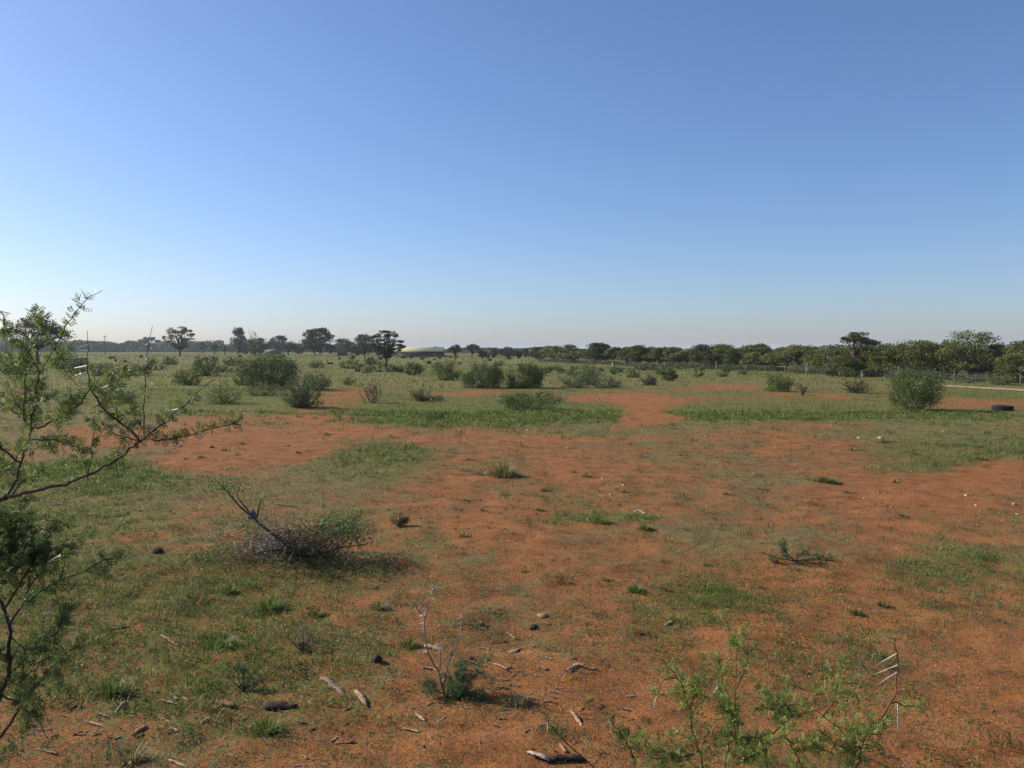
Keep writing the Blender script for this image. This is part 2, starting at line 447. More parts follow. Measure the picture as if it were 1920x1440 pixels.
def grass():
    r = np.random.default_rng(11)
    b = MB()
    #        y0   y1  dens  blades spread  Lmin  Lmax  width  tilt        segs
    zones = [(3.5, 8.5, 640, 8, .030, .014, .042, .0036, .4, 1.45, 2),
             (8.5, 20.0, 165, 8, .050, .018, .045, .0070, .4, 1.40, 1),
             (20., 48., 26, 8, .14, .03, .065, .019, .3, 1.3, 1),
             (48., 130., 1.9, 7, .40, .07, .14, .06, .2, 1.2, 1),
             (130., 430., .15, 6, 1.3, .12, .30, .20, .2, 1.1, 1)]
    for (y0, y1, dens, nb, spr, l0, l1, w, t0, t1, sg) in zones:
        x, y = sample_zone(y0, y1, dens, r)
        cvr, lsh, dry = cover(x, y)
        clump = fbm(x / .17 * min(1, 9 / y0 + .15), y / .17 * min(1, 9 / y0 + .15), 91, 2)
        keep = r.uniform(size=len(x)) < np.clip((cvr - .12) * 1.15, 0.06, 1) * np.clip(clump * 2.6 - .62, 0.10, 1)
        x, y, lsh, dry, cvr = x[keep], y[keep], lsh[keep], dry[keep], cvr[keep]
        n = len(x)
        big = (.45 + 1.3 * r.uniform(size=n) ** 2) * (0.65 + 1.0 * lsh)
        xx = np.repeat(x, nb) + r.normal(size=n * nb) * spr * np.repeat(big, nb)
        yy = np.repeat(y, nb) + r.normal(size=n * nb) * spr * np.repeat(big, nb)
        P = np.c_[xx, yy, hgt(xx, yy) - .003]
        L = r.uniform(l0, l1, n * nb) * np.repeat(big, nb)
        ww = w * r.uniform(.6, 1.5, n * nb)
        tuft = r.uniform(size=n)
        l2 = np.clip(np.repeat(lsh + .35 * (tuft - .5), nb) - .35 * np.repeat(dry, nb), 0, 1)
        col = blade_cols(l2, n * nb, r) * np.repeat(.6 + .8 * r.uniform(size=n), nb)[:, None]
        add_blades(b, P, L, ww, t0, t1, col, sg, r)
    tag(b.build('grass', M_GRASS), 'short green and olive grass growing over the red soil', kind='stuff')
    # bigger fresh tussock growth in the lush spots
    b = MB()
    x, y = sample_zone(3.5, 30, 34, r)
    cvr, lsh, dry = cover(x, y)
    keep = (r.uniform(size=len(x)) < np.clip((lsh - .45) * 1.6, 0, 1) * cvr * np.clip(12 / y, .25, 1)) | (r.uniform(size=len(x)) < .012 * np.clip(14 / y, 0, 1))
    x, y = x[keep], y[keep]; n = len(x); nb = 20
    sc_ = r.uniform(.5, 1.3, n) * np.clip(y / 9, 1, 2.2) ** .7
    xx = np.repeat(x, nb) + r.normal(size=n * nb) * .05 * np.repeat(sc_, nb)
    yy = np.repeat(y, nb) + r.normal(size=n * nb) * .05 * np.repeat(sc_, nb)
    P = np.c_[xx, yy, hgt(xx, yy) - .003]
    col = vary(GREEN * 1.02, n * nb, r) * np.repeat(r.uniform(.6, 1.35, n), nb)[:, None]
    add_blades(b, P, r.uniform(.03, .105, n * nb) * np.repeat(sc_, nb), .0055 * np.repeat(np.clip(y / 8, 1, 3.5), nb), .25, 1.25, col, 2, r)
    tag(b.build('tussock_grass', M_GRASS), 'fresh green tussocks in the lusher grass patches', kind='stuff')
    # low broad-leaved weeds between the grass
    b = MB()
    for (y0, y1, dens, s0) in ((3.5, 9, 85, .016), (9, 22, 24, .024)):
        x, y = sample_zone(y0, y1, dens, r); cvr, lsh, dry = cover(x, y)
        keep = r.uniform(size=len(x)) < np.clip((lsh - .25) * 1.5, .01, 1) * np.clip(cvr * 1.3 - .2, 0, 1)
        x, y, lsh = x[keep], y[keep], lsh[keep]; n = len(x); nb = 26; sz = r.uniform(.5, 1.5, n)
        k = np.repeat(np.arange(n), nb); rad = np.abs(r.normal(size=n * nb)) * .05 * sz[k] * (y0 / 3.5) ** .5; a = r.uniform(0, 2 * PI, n * nb)
        xx = x[k] + rad * np.cos(a); yy = y[k] + rad * np.sin(a)
        P = np.c_[xx, yy, hgt(xx, yy) + .006 + r.uniform(0, .10, n * nb) * sz[k] * np.exp(-rad / .06)]
        add_leaves(b, P, s0, vary(np.array([.130, .185, .036]), n * nb, r, .25) * r.uniform(.7, 1.35, n)[k][:, None], .6, .9, r)
    tag(b.build('weeds', M_LEAF), 'low broad-leaved weeds in the lusher patches', kind='stuff')
    # flat grey-green rosettes of grazed-down plants
    b = MB()
    for (y0, y1, dens, nb, L0, w) in ((5.5, 10, 26, 16, .030, .0055), (10, 27, 15, 12, .050, .011)):
        x, y = sample_zone(y0, y1, dens, r); cvr, lsh, dry = cover(x, y)
        keep = r.uniform(size=len(x)) < np.clip(cvr * 1.25 - .12, .10, 1)
        x, y, lsh = x[keep], y[keep], lsh[keep]; n = len(x); sz = .5 + 1.1 * r.uniform(size=n) ** 1.6
        k = np.repeat(np.arange(n), nb)
        xx = x[k] + r.normal(size=n * nb) * .022 * sz[k] * (L0 / .03); yy = y[k] + r.normal(size=n * nb) * .022 * sz[k] * (L0 / .03)
        c0 = np.where((r.uniform(size=n) < .35 + .4 * lsh)[:, None], np.array([.115, .150, .045]), np.array([.165, .155, .085]))
        c0 = c0 * r.uniform(.6, 1.2, n)[:, None]
        add_blades(b, np.c_[xx, yy, hgt(xx, yy)], L0 * sz[k] * r.uniform(.6, 1.3, n * nb), w, .5, 1.4, np.clip(c0[k] * (1 + .2 * r.normal(size=(n * nb, 1))), .01, .6), 1, r)
    tag(b.build('grazed_plants', M_GRASS), 'flat grey-green rosettes of grazed plants on the red soil', kind='stuff')
    # dead straw, stalks and fine litter lying flat
    b = MB()
    for (y0, y1, dens, l0, l1, w) in ((3.5, 9, 850, .012, .055, .0034), (9, 20, 220, .02, .075, .0065)):
        x, y = sample_zone(y0, y1, dens, r)
        k = fbm(x / .5, y / .5, 55, 3)
        keep = r.uniform(size=len(x)) < np.clip((k - .30) * 3.2, .06, 1)
        x, y = x[keep], y[keep]; n = len(x)
        P = np.c_[x, y, hgt(x, y) + .004 + r.uniform(0, .008, n)]
        u = r.uniform(size=n)
        col = np.where((u < .22)[:, None], STRAW * 1.0, np.where((u < .55)[:, None], GREYB, np.array([.085, .05, .032])))
        add_blades(b, P, r.uniform(l0, l1, n), w * r.uniform(.5, 1.6, n), 1.2, 1.5, np.clip(col * (1 + .25 * r.normal(size=(n, 1))), .01, .8), 1, r)
    # scattered upright dry stalks
    x, y = sample_zone(4, 14, 14, r); n = len(x)
    P = np.c_[x, y, hgt(x, y)]
    add_blades(b, P, r.uniform(.06, .16, n), .0035, .1, .9, vary(STRAW * 1.1, n, r), 2, r)
    tag(b.build('dry_litter', M_GRASS), 'dead straw and stalks scattered over the soil', kind='stuff')
    # crumbs of soil and grit
    b = MB()
    oct_v = np.array([[1, 0, 0], [-1, 0, 0], [0, 1, 0], [0, -1, 0], [0, 0, .8], [0, 0, -.5]], float)
    oct_f = np.array([[0, 2, 4], [2, 1, 4], [1, 3, 4], [3, 0, 4], [2, 0, 5], [1, 2, 5], [3, 1, 5], [0, 3, 5]])
    for (y0, y1, dens, s0, s1) in ((3.5, 9, 80, .003, .011), (9, 24, 6, .006, .018)):
        x, y = sample_zone(y0, y1, dens, r)
        n = len(x)
        s = s0 + (s1 - s0) * r.uniform(size=n) ** 3
        V = oct_v[None] * s[:, None, None] * r.uniform(.6, 1.4, (n, 6, 3))
        a = r.uniform(0, 2 * PI, n); ca, sa = np.cos(a)[:, None], np.sin(a)[:, None]
        V = np.stack([V[..., 0] * ca - V[..., 1] * sa, V[..., 0] * sa + V[..., 1] * ca, V[..., 2]], -1)
        V += np.c_[x, y, hgt(x, y) + s * .25][:, None, :]
        u = r.uniform(size=n)
        col = np.where((u < .6)[:, None], np.array([.28, .085, .035]), np.where((u < .85)[:, None], np.array([.10, .05, .03]), np.array([.40, .24, .14])))
        b.add(V.reshape(-1, 3), (np.arange(n)[:, None, None] * 6 + oct_f[None]).reshape(-1, 3), np.repeat(col, 6, 0))
    tag(b.build('soil_crumbs', M_STONE), 'crumbs of red soil and grit', kind='stuff')
grass()

# ------------------------------------------------------------------ trees
def curve(p0, p1, bend, n=6, r=rng):
    t = np.linspace(0, 1, n)[:, None]
    p0 = np.asarray(p0, float); p1 = np.asarray(p1, float)
    L = np.linalg.norm(p1 - p0)
    off = r.normal(size=3) * bend * L
    off2 = r.normal(size=3) * bend * L * .5
    return p0 + (p1 - p0) * t + off * np.sin(PI * t) + off2 * np.sin(2 * PI * t)

def tree(name, label, px, by, ty, wpx, kind, tint, cat='tree', group=None, D=None, r=None, dens=1.0, trunk_col=(.085, .065, .048)):
    r = r or np.random.default_rng(int(px * 13 + by * 7 + wpx))
    if D is None: loc = GP(px, by); D = loc[1]
    else:
        loc = W(px, by, D); loc[2] = float(hgt(loc[0], loc[1]))
    m = D / F
    ht = (H - loc[2]) - (ty - HZ) * m          # height of the top above its base
    R = wpx * .5 * m
    o = thing(name, label, cat, loc, group)
    tb = MB(); cb = MB()
    pxs = D / 829.0
    ls = max(.055, (1.2 if kind == 'lone' else 1.65 if wpx > 90 else 1.4) * pxs)
    # crown of clumps
    if kind == 'umbrella': zlo, nc, rc, flat = .38, 44, .28, .38
    elif kind == 'flat': zlo, nc, rc, flat = .58, 30, .24, .36
    elif kind == 'lone': zlo, nc, rc, flat = .28, 80, .15, .50
    elif kind == 'dome': zlo, nc, rc, flat = .16, 70, .27, .42
    elif kind == 'tall': zlo, nc, rc, flat = .12, 34, .32, .9
    else: zlo, nc, rc, flat = .10, 30, .30, .7
    cz0 = ht * zlo; rz = ht - cz0
    th = r.uniform(0, 2 * PI, nc); q = np.sqrt(r.uniform(0.02, 1, nc))
    if kind in ('umbrella', 'flat'):
        rr = q * (1 - rc * .6)
        zz = cz0 + rz * (.85 * (1 - rr ** 2.2) * r.uniform(.55, 1.0, nc)) + rz * .05
        cl = np.c_[rr * np.cos(th) * R, rr * np.sin(th) * R, zz]
    elif kind == 'tall':
        h = r.uniform(0, 1, nc)
        rr = q * (1 - .75 * h ** 1.3) * .85
        cl = np.c_[rr * np.cos(th) * R, rr * np.sin(th) * R, cz0 + rz * h * .95]
    else:
        h = r.uniform(0, 1, nc) ** .8
        prof = np.sqrt(np.clip(1 - (h * .95) ** 2.4, 0, 1)) * (.72 + .28 * np.clip(h * 3, 0, 1))
        rr = np.clip(q * 1.25, .25, 1) * prof * (1 - rc * .55)
        cl = np.c_[rr * np.cos(th) * R, rr * np.sin(th) * R, cz0 + rz * (h * (1 - .5 * rc * flat) * .92 + .05)]
    cl[:, 0] += R * .06 * r.normal(); cr = R * rc * r.uniform(.7, 1.35, nc)
    top = cl[:, 2] + cr * flat
    cl[:, 2] -= np.clip(top - ht, 0, None) * 1.0
    area = PI * (R / pxs) * (rz / pxs) * .7
    N = int(np.clip(area * 3.6 * dens, 300, 5200))
    if kind == 'lone': N = int(N * 1.1)
    k = r.integers(0, nc, N)
    d = rdir(N, r); rad = r.uniform(.15, 1, N) ** .45
    P = cl[k] + d * rad[:, None] * cr[k][:, None] * np.array([1, 1, flat])
    ctint = r.uniform(.72, 1.3, nc)
    col = vary(tint, N, r, .22, .10) * ctint[k][:, None]
    add_leaves(cb, P - 0, ls, col, .70, 1.1, r)
    # twigs standing out of the outline
    Nt = int(N * .06)
    if Nt:
        k2 = r.integers(0, nc, Nt); dd = unit(rdir(Nt, r) + np.array([0, 0, .5]))
        P2 = cl[k2] + dd * cr[k2][:, None] * np.array([1, 1, flat]) * r.uniform(1.0, 1.3, (Nt, 1))
        add_leaves(cb, P2, ls * .9, vary(tint, Nt, r), .45, 0, r)
    # trunk and limbs
    tr = max(.035 * ht, .6 * pxs)
    fork = np.array([r.normal() * R * .05, r.normal() * R * .05, max(cz0 * .75, ht * .12)])
    stems = 1 if kind in ('umbrella', 'flat', 'lone', 'tall') else int(r.integers(2, 4))
    for s_ in range(stems):
        b0 = np.array([r.normal() * R * .08 * (stems > 1), r.normal() * R * .08 * (stems > 1), -.05])
        f2 = fork + (np.array([r.normal(), r.normal(), 0]) * R * .18 if stems > 1 else 0)
        tb.tube(curve(b0, f2, .04, 6, r), np.linspace(tr * 1.15, tr * .75, 6) * (1 if stems == 1 else .75), 7, trunk_col)
        for j in r.permutation(nc)[:max(5, nc // (2 * stems))]:
            tb.tube(curve(f2, cl[j], .08, 6, r), np.linspace(tr * .5, tr * .12, 6), 5, trunk_col)
    tb.build('trunk', M_BARK, o, True)
    cb.build('crown', M_BUSH, o)
    return o

DK = (.070, .086, .024); MD = (.122, .140, .032); YG = (.160, .172, .036); GY = (.155, .17, .10); BL = (.058, .078, .044)
GW = 'acacias in the wood along the fence'

# the trees on the left, round the homestead and far out
LEFT = [
    ('acacia_tree', 'broad flat-crowned acacia behind the thorn bush at the left edge', 72, 682, 589, 122, 'umbrella', (.055, .070, .022), 2.0),
    ('acacia_tree', 'distant umbrella-shaped tree rising above the far tree line, left of the slender acacia', 279, 661.5, 630, 40, 'flat', BL, 1),
    ('acacia_tree', 'slender airy acacia with a bare trunk standing alone on the grass at left', 337, 668, 611, 64, 'lone', MD, 1.0),
    ('acacia_tree', 'small round tree with a short trunk just right of the slender acacia', 379, 662, 641, 26, 'umbrella', DK, 1),
    ('acacia_tree', 'small tree second in the row of three right of the slender acacia', 402, 664, 644, 24, 'umbrella', DK, 1),
    ('acacia_tree', 'small tree third in the row of three, beside the tall pointed tree', 421, 664, 646, 20, 'umbrella', MD, 1),
    ('pointed_tree', 'tall pointed bluish tree with a ragged top, left of the homestead', 446, 664, 613, 40, 'tall', BL, 1.2),
    ('dark_tree', 'wide low dark tree between the pointed tree and the blue-grey roof', 481, 666, 633, 54, 'dome', DK, 1.2),
    ('round_tree', 'round tree standing behind the blue-grey roof', 523, 664, 627, 40, 'dome', BL, 1.2),
    ('acacia_tree', 'dark tree with a visible trunk in front of the blue-grey roof', 541, 667, 639, 40, 'umbrella', DK, 1.2),
    ('big_tree', 'largest dense dark tree of the homestead, with a broad rounded crown', 597, 667, 614, 64, 'dome', (.055, .070, .022), 2.0),
    ('round_tree', 'low rounded tree close behind the big dense tree', 640, 664, 634, 44, 'dome', BL, 1.2),
    ('round_tree', 'rounded dark tree behind the lone sparse acacia', 684, 666, 625, 44, 'dome', BL, 1.2),
    ('acacia_tree', 'dark tree on a thin trunk left of the lone sparse acacia', 684, 674, 638, 52, 'umbrella', DK, 1.2),
    ('acacia_tree', 'lone sparse dark acacia with a bare trunk standing near the middle', 722, 687, 618, 70, 'lone', (.050, .064, .028), 1.25),
    ('round_tree', 'small distant tree top showing left above the yellow-green shed roof', 759, 662, 649, 14, 'dome', BL, 1),
    ('round_tree', 'small distant tree top showing right above the yellow-green shed roof', 816, 662, 649, 8, 'dome', BL, 1),
    ('acacia_tree', 'neat umbrella tree with dark trunk right of the shed', 853, 675, 645, 31, 'umbrella', DK, 1.5),
    ('acacia_tree', 'dense round tree directly right of the neat umbrella tree', 885, 672, 643, 36, 'umbrella', DK, 1.5),
]
for (nm, lb, px, by, ty, w, kd, tn, dn) in LEFT:
    tree(nm, lb, px, by, ty, w, kd, tn, dens=dn)
# a row of small trees further along
ROW = [(905, 672, 658, 26, 'dome', DK), (926, 671, 651, 28, 'dome', MD), (950, 672, 650, 32, 'dome', BL), (972, 672, 656, 24, 'dome', DK), (985, 671, 653, 20, 'dome', BL),
       (620, 664, 645, 30, 'dome', DK), (655, 665, 640, 36, 'dome', DK), (668, 667, 646, 40, 'dome', DK), (562, 664, 646, 30, 'dome', BL), (505, 662, 640, 24, 'dome', BL),
       (462, 664, 645, 30, 'dome', DK), (710, 669, 642, 34, 'dome', DK)]
ROWL = ['low dark tree right of the dense round tree beyond the shed', 'small green tree second right of the dense round tree beyond the shed', 'bluish tree midway between the shed and the fence end', 'low tree just left of the fence end',
        'thin bluish tree at the very start of the fence', 'tree tucked against the right flank of the big dense tree', 'dark tree above the dull red roofed hut', 'dark tree between the red roofed hut and the lone acacia',
        'small tree left of the big dense tree of the homestead', 'small tree right behind the wide low dark tree', 'tree at the right foot of the tall pointed tree', 'tree partly hidden behind the lone sparse acacia']
for (px, by, ty, w, kd, tn), lb in zip(ROW, ROWL):
    tree('small_tree', lb, px, by, ty, w, kd, tn, group='small trees of the far row', dens=1.2)
WOOD = [(1012, 675, 652, 40), (1036, 676, 650, 44), (1064, 679, 648, 42), (1078, 681, 659, 46), (1118, 682, 644, 46), (1134, 682, 646, 24), (1152, 683, 650, 36),
        (1180, 684, 652, 40), (1198, 685, 648, 34), (1216, 685, 651, 38), (1240, 686, 652, 40), (1228, 686, 657, 44), (1262, 687, 652, 40), (1290, 688, 655, 44), (1312, 689, 652, 36),
        (1328, 690, 647, 56), (1352, 691, 646, 44), (1371, 693, 651, 32), (1398, 692, 648, 50), (1426, 693, 645, 42), (1452, 696, 660, 58), (1476, 694, 647, 54), (1500, 695, 645, 66),
        (1528, 698, 656, 46), (1548, 700, 654, 46), (1572, 701, 653, 40), (1412, 694, 662, 40), (1380, 693, 664, 34), (1340, 692, 664, 40), (1270, 688, 664, 40)]
ORD = 'first second third fourth fifth sixth seventh eighth ninth tenth eleventh twelfth thirteenth fourteenth fifteenth sixteenth seventeenth eighteenth nineteenth twentieth'.split()
_ranks = {p[0]: n for n, p in enumerate(sorted(WOOD))}
def wood_label(px, front):
    n = _ranks[px]
    side = 'counted from the left end of the fence' if n < 15 else 'counted leftward from the flat-topped acacia'
    k = n if n < 15 else len(WOOD) - 1 - n
    return ('low bushy acacia in front, ' if front else 'green acacia of the fence wood, ') + ORD[k] + ' ' + side
for n, (px, by, ty, w) in enumerate(WOOD):
    r = np.random.default_rng(100 + n)
    tn = [MD, YG, MD, DK, YG][int(r.integers(0, 5))]
    if n == 17:
        tree('acacia_tree', 'bright yellow-green tree in the wood, greenest of those along the fence', px, by, ty, w, 'dome', (.135, .17, .042), dens=1.5)
        continue
    tree('acacia_tree', wood_label(px, ty > 658), px, by, ty - 2, w * 1.22, 'umbrella' if r.uniform() < .35 else 'dome', tn, group=GW, dens=1.7)
RIGHT = [
    ('flat tall umbrella acacia rising on bare limbs above the wood', 1602, 706, 621, 72, 'flat', DK, 1.3),
    ('leafy tree at the foot of the flat-topped umbrella acacia', 1612, 704, 650, 80, 'dome', MD, 1.5),
    ('low bushy tree in front of the flat-topped umbrella acacia', 1585, 706, 667, 62, 'dome', MD, 1.4),
    ('round tree between the flat-topped acacia and the widest tree', 1662, 707, 649, 66, 'dome', YG, 1.4),
    ('widest spreading tree of the wood, behind the big round bush', 1705, 709, 638, 120, 'dome', MD, 1.6),
    ('dark rounded tree at the right shoulder of the widest tree', 1742, 708, 641, 70, 'dome', DK, 1.4),
    ('dark gap-filling tree left of the tallest domed tree', 1776, 710, 645, 66, 'dome', DK, 1.4),
    ('tallest domed tree at right with a broad rounded top', 1823, 713, 619, 104, 'dome', MD, 2.4),
    ('dark tree squeezed right of the tallest domed tree', 1872, 713, 645, 56, 'dome', DK, 1.5),
    ('yellow-green tree at the far right edge behind the track', 1915, 716, 638, 76, 'dome', YG, 1.5),
    ('low front tree at the right edge beside the track', 1898, 718, 662, 70, 'dome', MD, 1.5),
    ('second low tree past the right edge by the track', 1968, 722, 640, 90, 'dome', MD, 1.2),
]
for (lb, px, by, ty, w, kd, tn, dn) in RIGHT:
    tree('acacia_tree', lb, px, by, ty - 2, w * 1.15, kd, tn, dens=dn * 1.2)

def far_mass(name, label, line, tint, hvar, depth, seed, lsk=1.5, npm=3.0):
    """a far-off wood that reads as one mass, along a line of (u, base v, top v)"""
    r = np.random.default_rng(seed)
    b = MB()
    for (u0, b0, t0), (u1, b1, t1) in zip(line[:-1], line[1:]):
        n = int(abs(u1 - u0) * npm * 22)
        k = r.uniform(size=n)
        u = u0 + (u1 - u0) * k; bv = b0 + (b1 - b0) * k; tv = t0 + (t1 - t0) * k
        D = H * F / (bv - HZ) + r.uniform(0, depth, n)
        hx = (u - 960) / F * D
        ht = H - (tv - HZ) * D / F
        ht = ht * (1 - hvar + 2 * hvar * fbm(hx / (D * .012 + 1), D / 60.0, seed, 3))
        z = ht * r.uniform(0, 1, n) ** .75
        P = np.c_[hx, D, z]
        kk = .75 + .5 * fbm(hx / (D * .02), z / (D * .008), seed + 3, 2)
        add_leaves(b, P, D / 829 * lsk, vary(tint, n, r, .18) * kk[:, None], .75, .3, r)
    tag(b.build(name, M_LEAF), label, kind='stuff')
far_mass('far_treeline', 'distant wood on the horizon at left', [(-300, 661, 642), (130, 661, 642), (300, 660.5, 643), (420, 661, 643)], BL, .40, 120, 5, 1.6)
far_mass('far_treeline', 'distant wood behind the homestead', [(420, 661, 645), (620, 661, 646), (730, 662, 650), (748, 662, 656), (832, 662, 656), (850, 662, 653), (1010, 664, 653)], BL, .25, 60, 6, 1.6, 2.2)
far_mass('far_wood', 'mass of acacias behind the fence', [(990, 669, 656), (1150, 676, 655), (1320, 683, 654), (1500, 688, 652), (1650, 696, 651), (1800, 701, 648), (2100, 705, 643)], (.085, .112, .034), .30, 9, 7, 1.7, 2.2)
# rank shrubs and dry stuff under the trees
far_mass('undergrowth', 'grey-green undergrowth along the foot of the wood', [(1010, 678, 672), (1150, 684.5, 678), (1320, 692, 684), (1480, 697, 687), (1600, 705, 692), (1800, 714, 699), (2000, 722, 704)], (.12, .115, .065), .45, 1.5, 8, 1.3, 1.2)

# ------------------------------------------------------------------ bushes
def bush(name, label, px, by, ty, wpx, tint, shoots=90, leaves=34, dens=1.0, open_=0.0, cat='bush', group=None, dom=.75, stem=(.11, .085, .06), ls=None, up=.5, seed=None):
    r = np.random.default_rng(seed or int(px * 31 + by * 17))
    loc = GP(px, by); D = loc[1]; m = D / F
    ht = (by - ty) * m * 1.12; R = wpx * .5 * m * 1.14
    o = thing(name, label, cat, loc, group)
    sb = MB(); lb = MB()
    ls = ls or max(.022, 1.25 * D / 829)
    area = (wpx * (by - ty)) * (1024 / 1920) ** 2
    N = int(np.clip(area * 5.0 * dens, 280, 14000))
    shoots = int(np.clip(shoots * (area / 1500) ** .4, 22, 150))
    # shoot tips spread over a dome with a ragged outline
    az = r.uniform(0, 2 * PI, shoots); el = np.arcsin(r.uniform(0.0, 1, shoots))
    lump = .74 + .50 * fbm(np.cos(az) * 1.7 + 3 + px, np.sin(az) * 1.7 + el * 2, 61, 2) - .06
    k = lump * r.uniform(.70, 1.12, shoots)
    if open_ < .15: k = .45 * k + .55 * r.uniform(.86, 1.04, shoots)
    hz = .74 + .26 * np.sin(np.minimum(el * 2.2, PI / 2))
    tips = np.c_[np.cos(az) * np.cos(el) * hz * R, np.sin(az) * np.cos(el) * hz * R * .9, np.sin(el) ** dom * ht] * k[:, None]
    tips[:, 2] = np.maximum(tips[:, 2], ht * .06)
    roots = np.c_[r.normal(size=shoots) * R * .16, r.normal(size=shoots) * R * .16, np.full(shoots, -.02)]
    per = max(4, N // shoots)
    sh_t = r.uniform(.7, 1.3, shoots)
    for s_ in range(shoots):
        mid = roots[s_] * .4 + tips[s_] * .6 + np.array([0, 0, (up - .35) * -.25 * ht]) + r.normal(size=3) * .06 * R
        t = np.linspace(0, 1, 6)[:, None]
        P = roots[s_] * (1 - t) ** 2 + 2 * mid * t * (1 - t) + tips[s_] * t * t
        if s_ % 3 == 0 or open_ > .4:
            sb.tube(P, np.linspace(max(.010, .35 * D / 829), .003 + .1 * D / 829, 6), 4, stem)
        tt = (.30 + .74 * r.uniform(size=per) ** (.42 + .3 * open_))
        tt = np.clip(tt, .06, 1.03)[:, None]
        Q = roots[s_] * (1 - tt) ** 2 + 2 * mid * tt * (1 - tt) + tips[s_] * tt * tt
        spread = (.12 - .05 * open_) * (1.25 - .6 * tt)
        Q = Q + r.normal(size=(per, 3)) * spread * np.array([R, R, min(R, ht)])
        Q[:, 2] = np.maximum(Q[:, 2], .015)
        add_leaves(lb, Q, ls, vary(tint, per, r, .24, .10) * sh_t[s_], .55, .35, r, dirs=None)
    sb.build('stems', M_BARK, o, True)
    lb.build('foliage', M_BUSH, o)
    return o

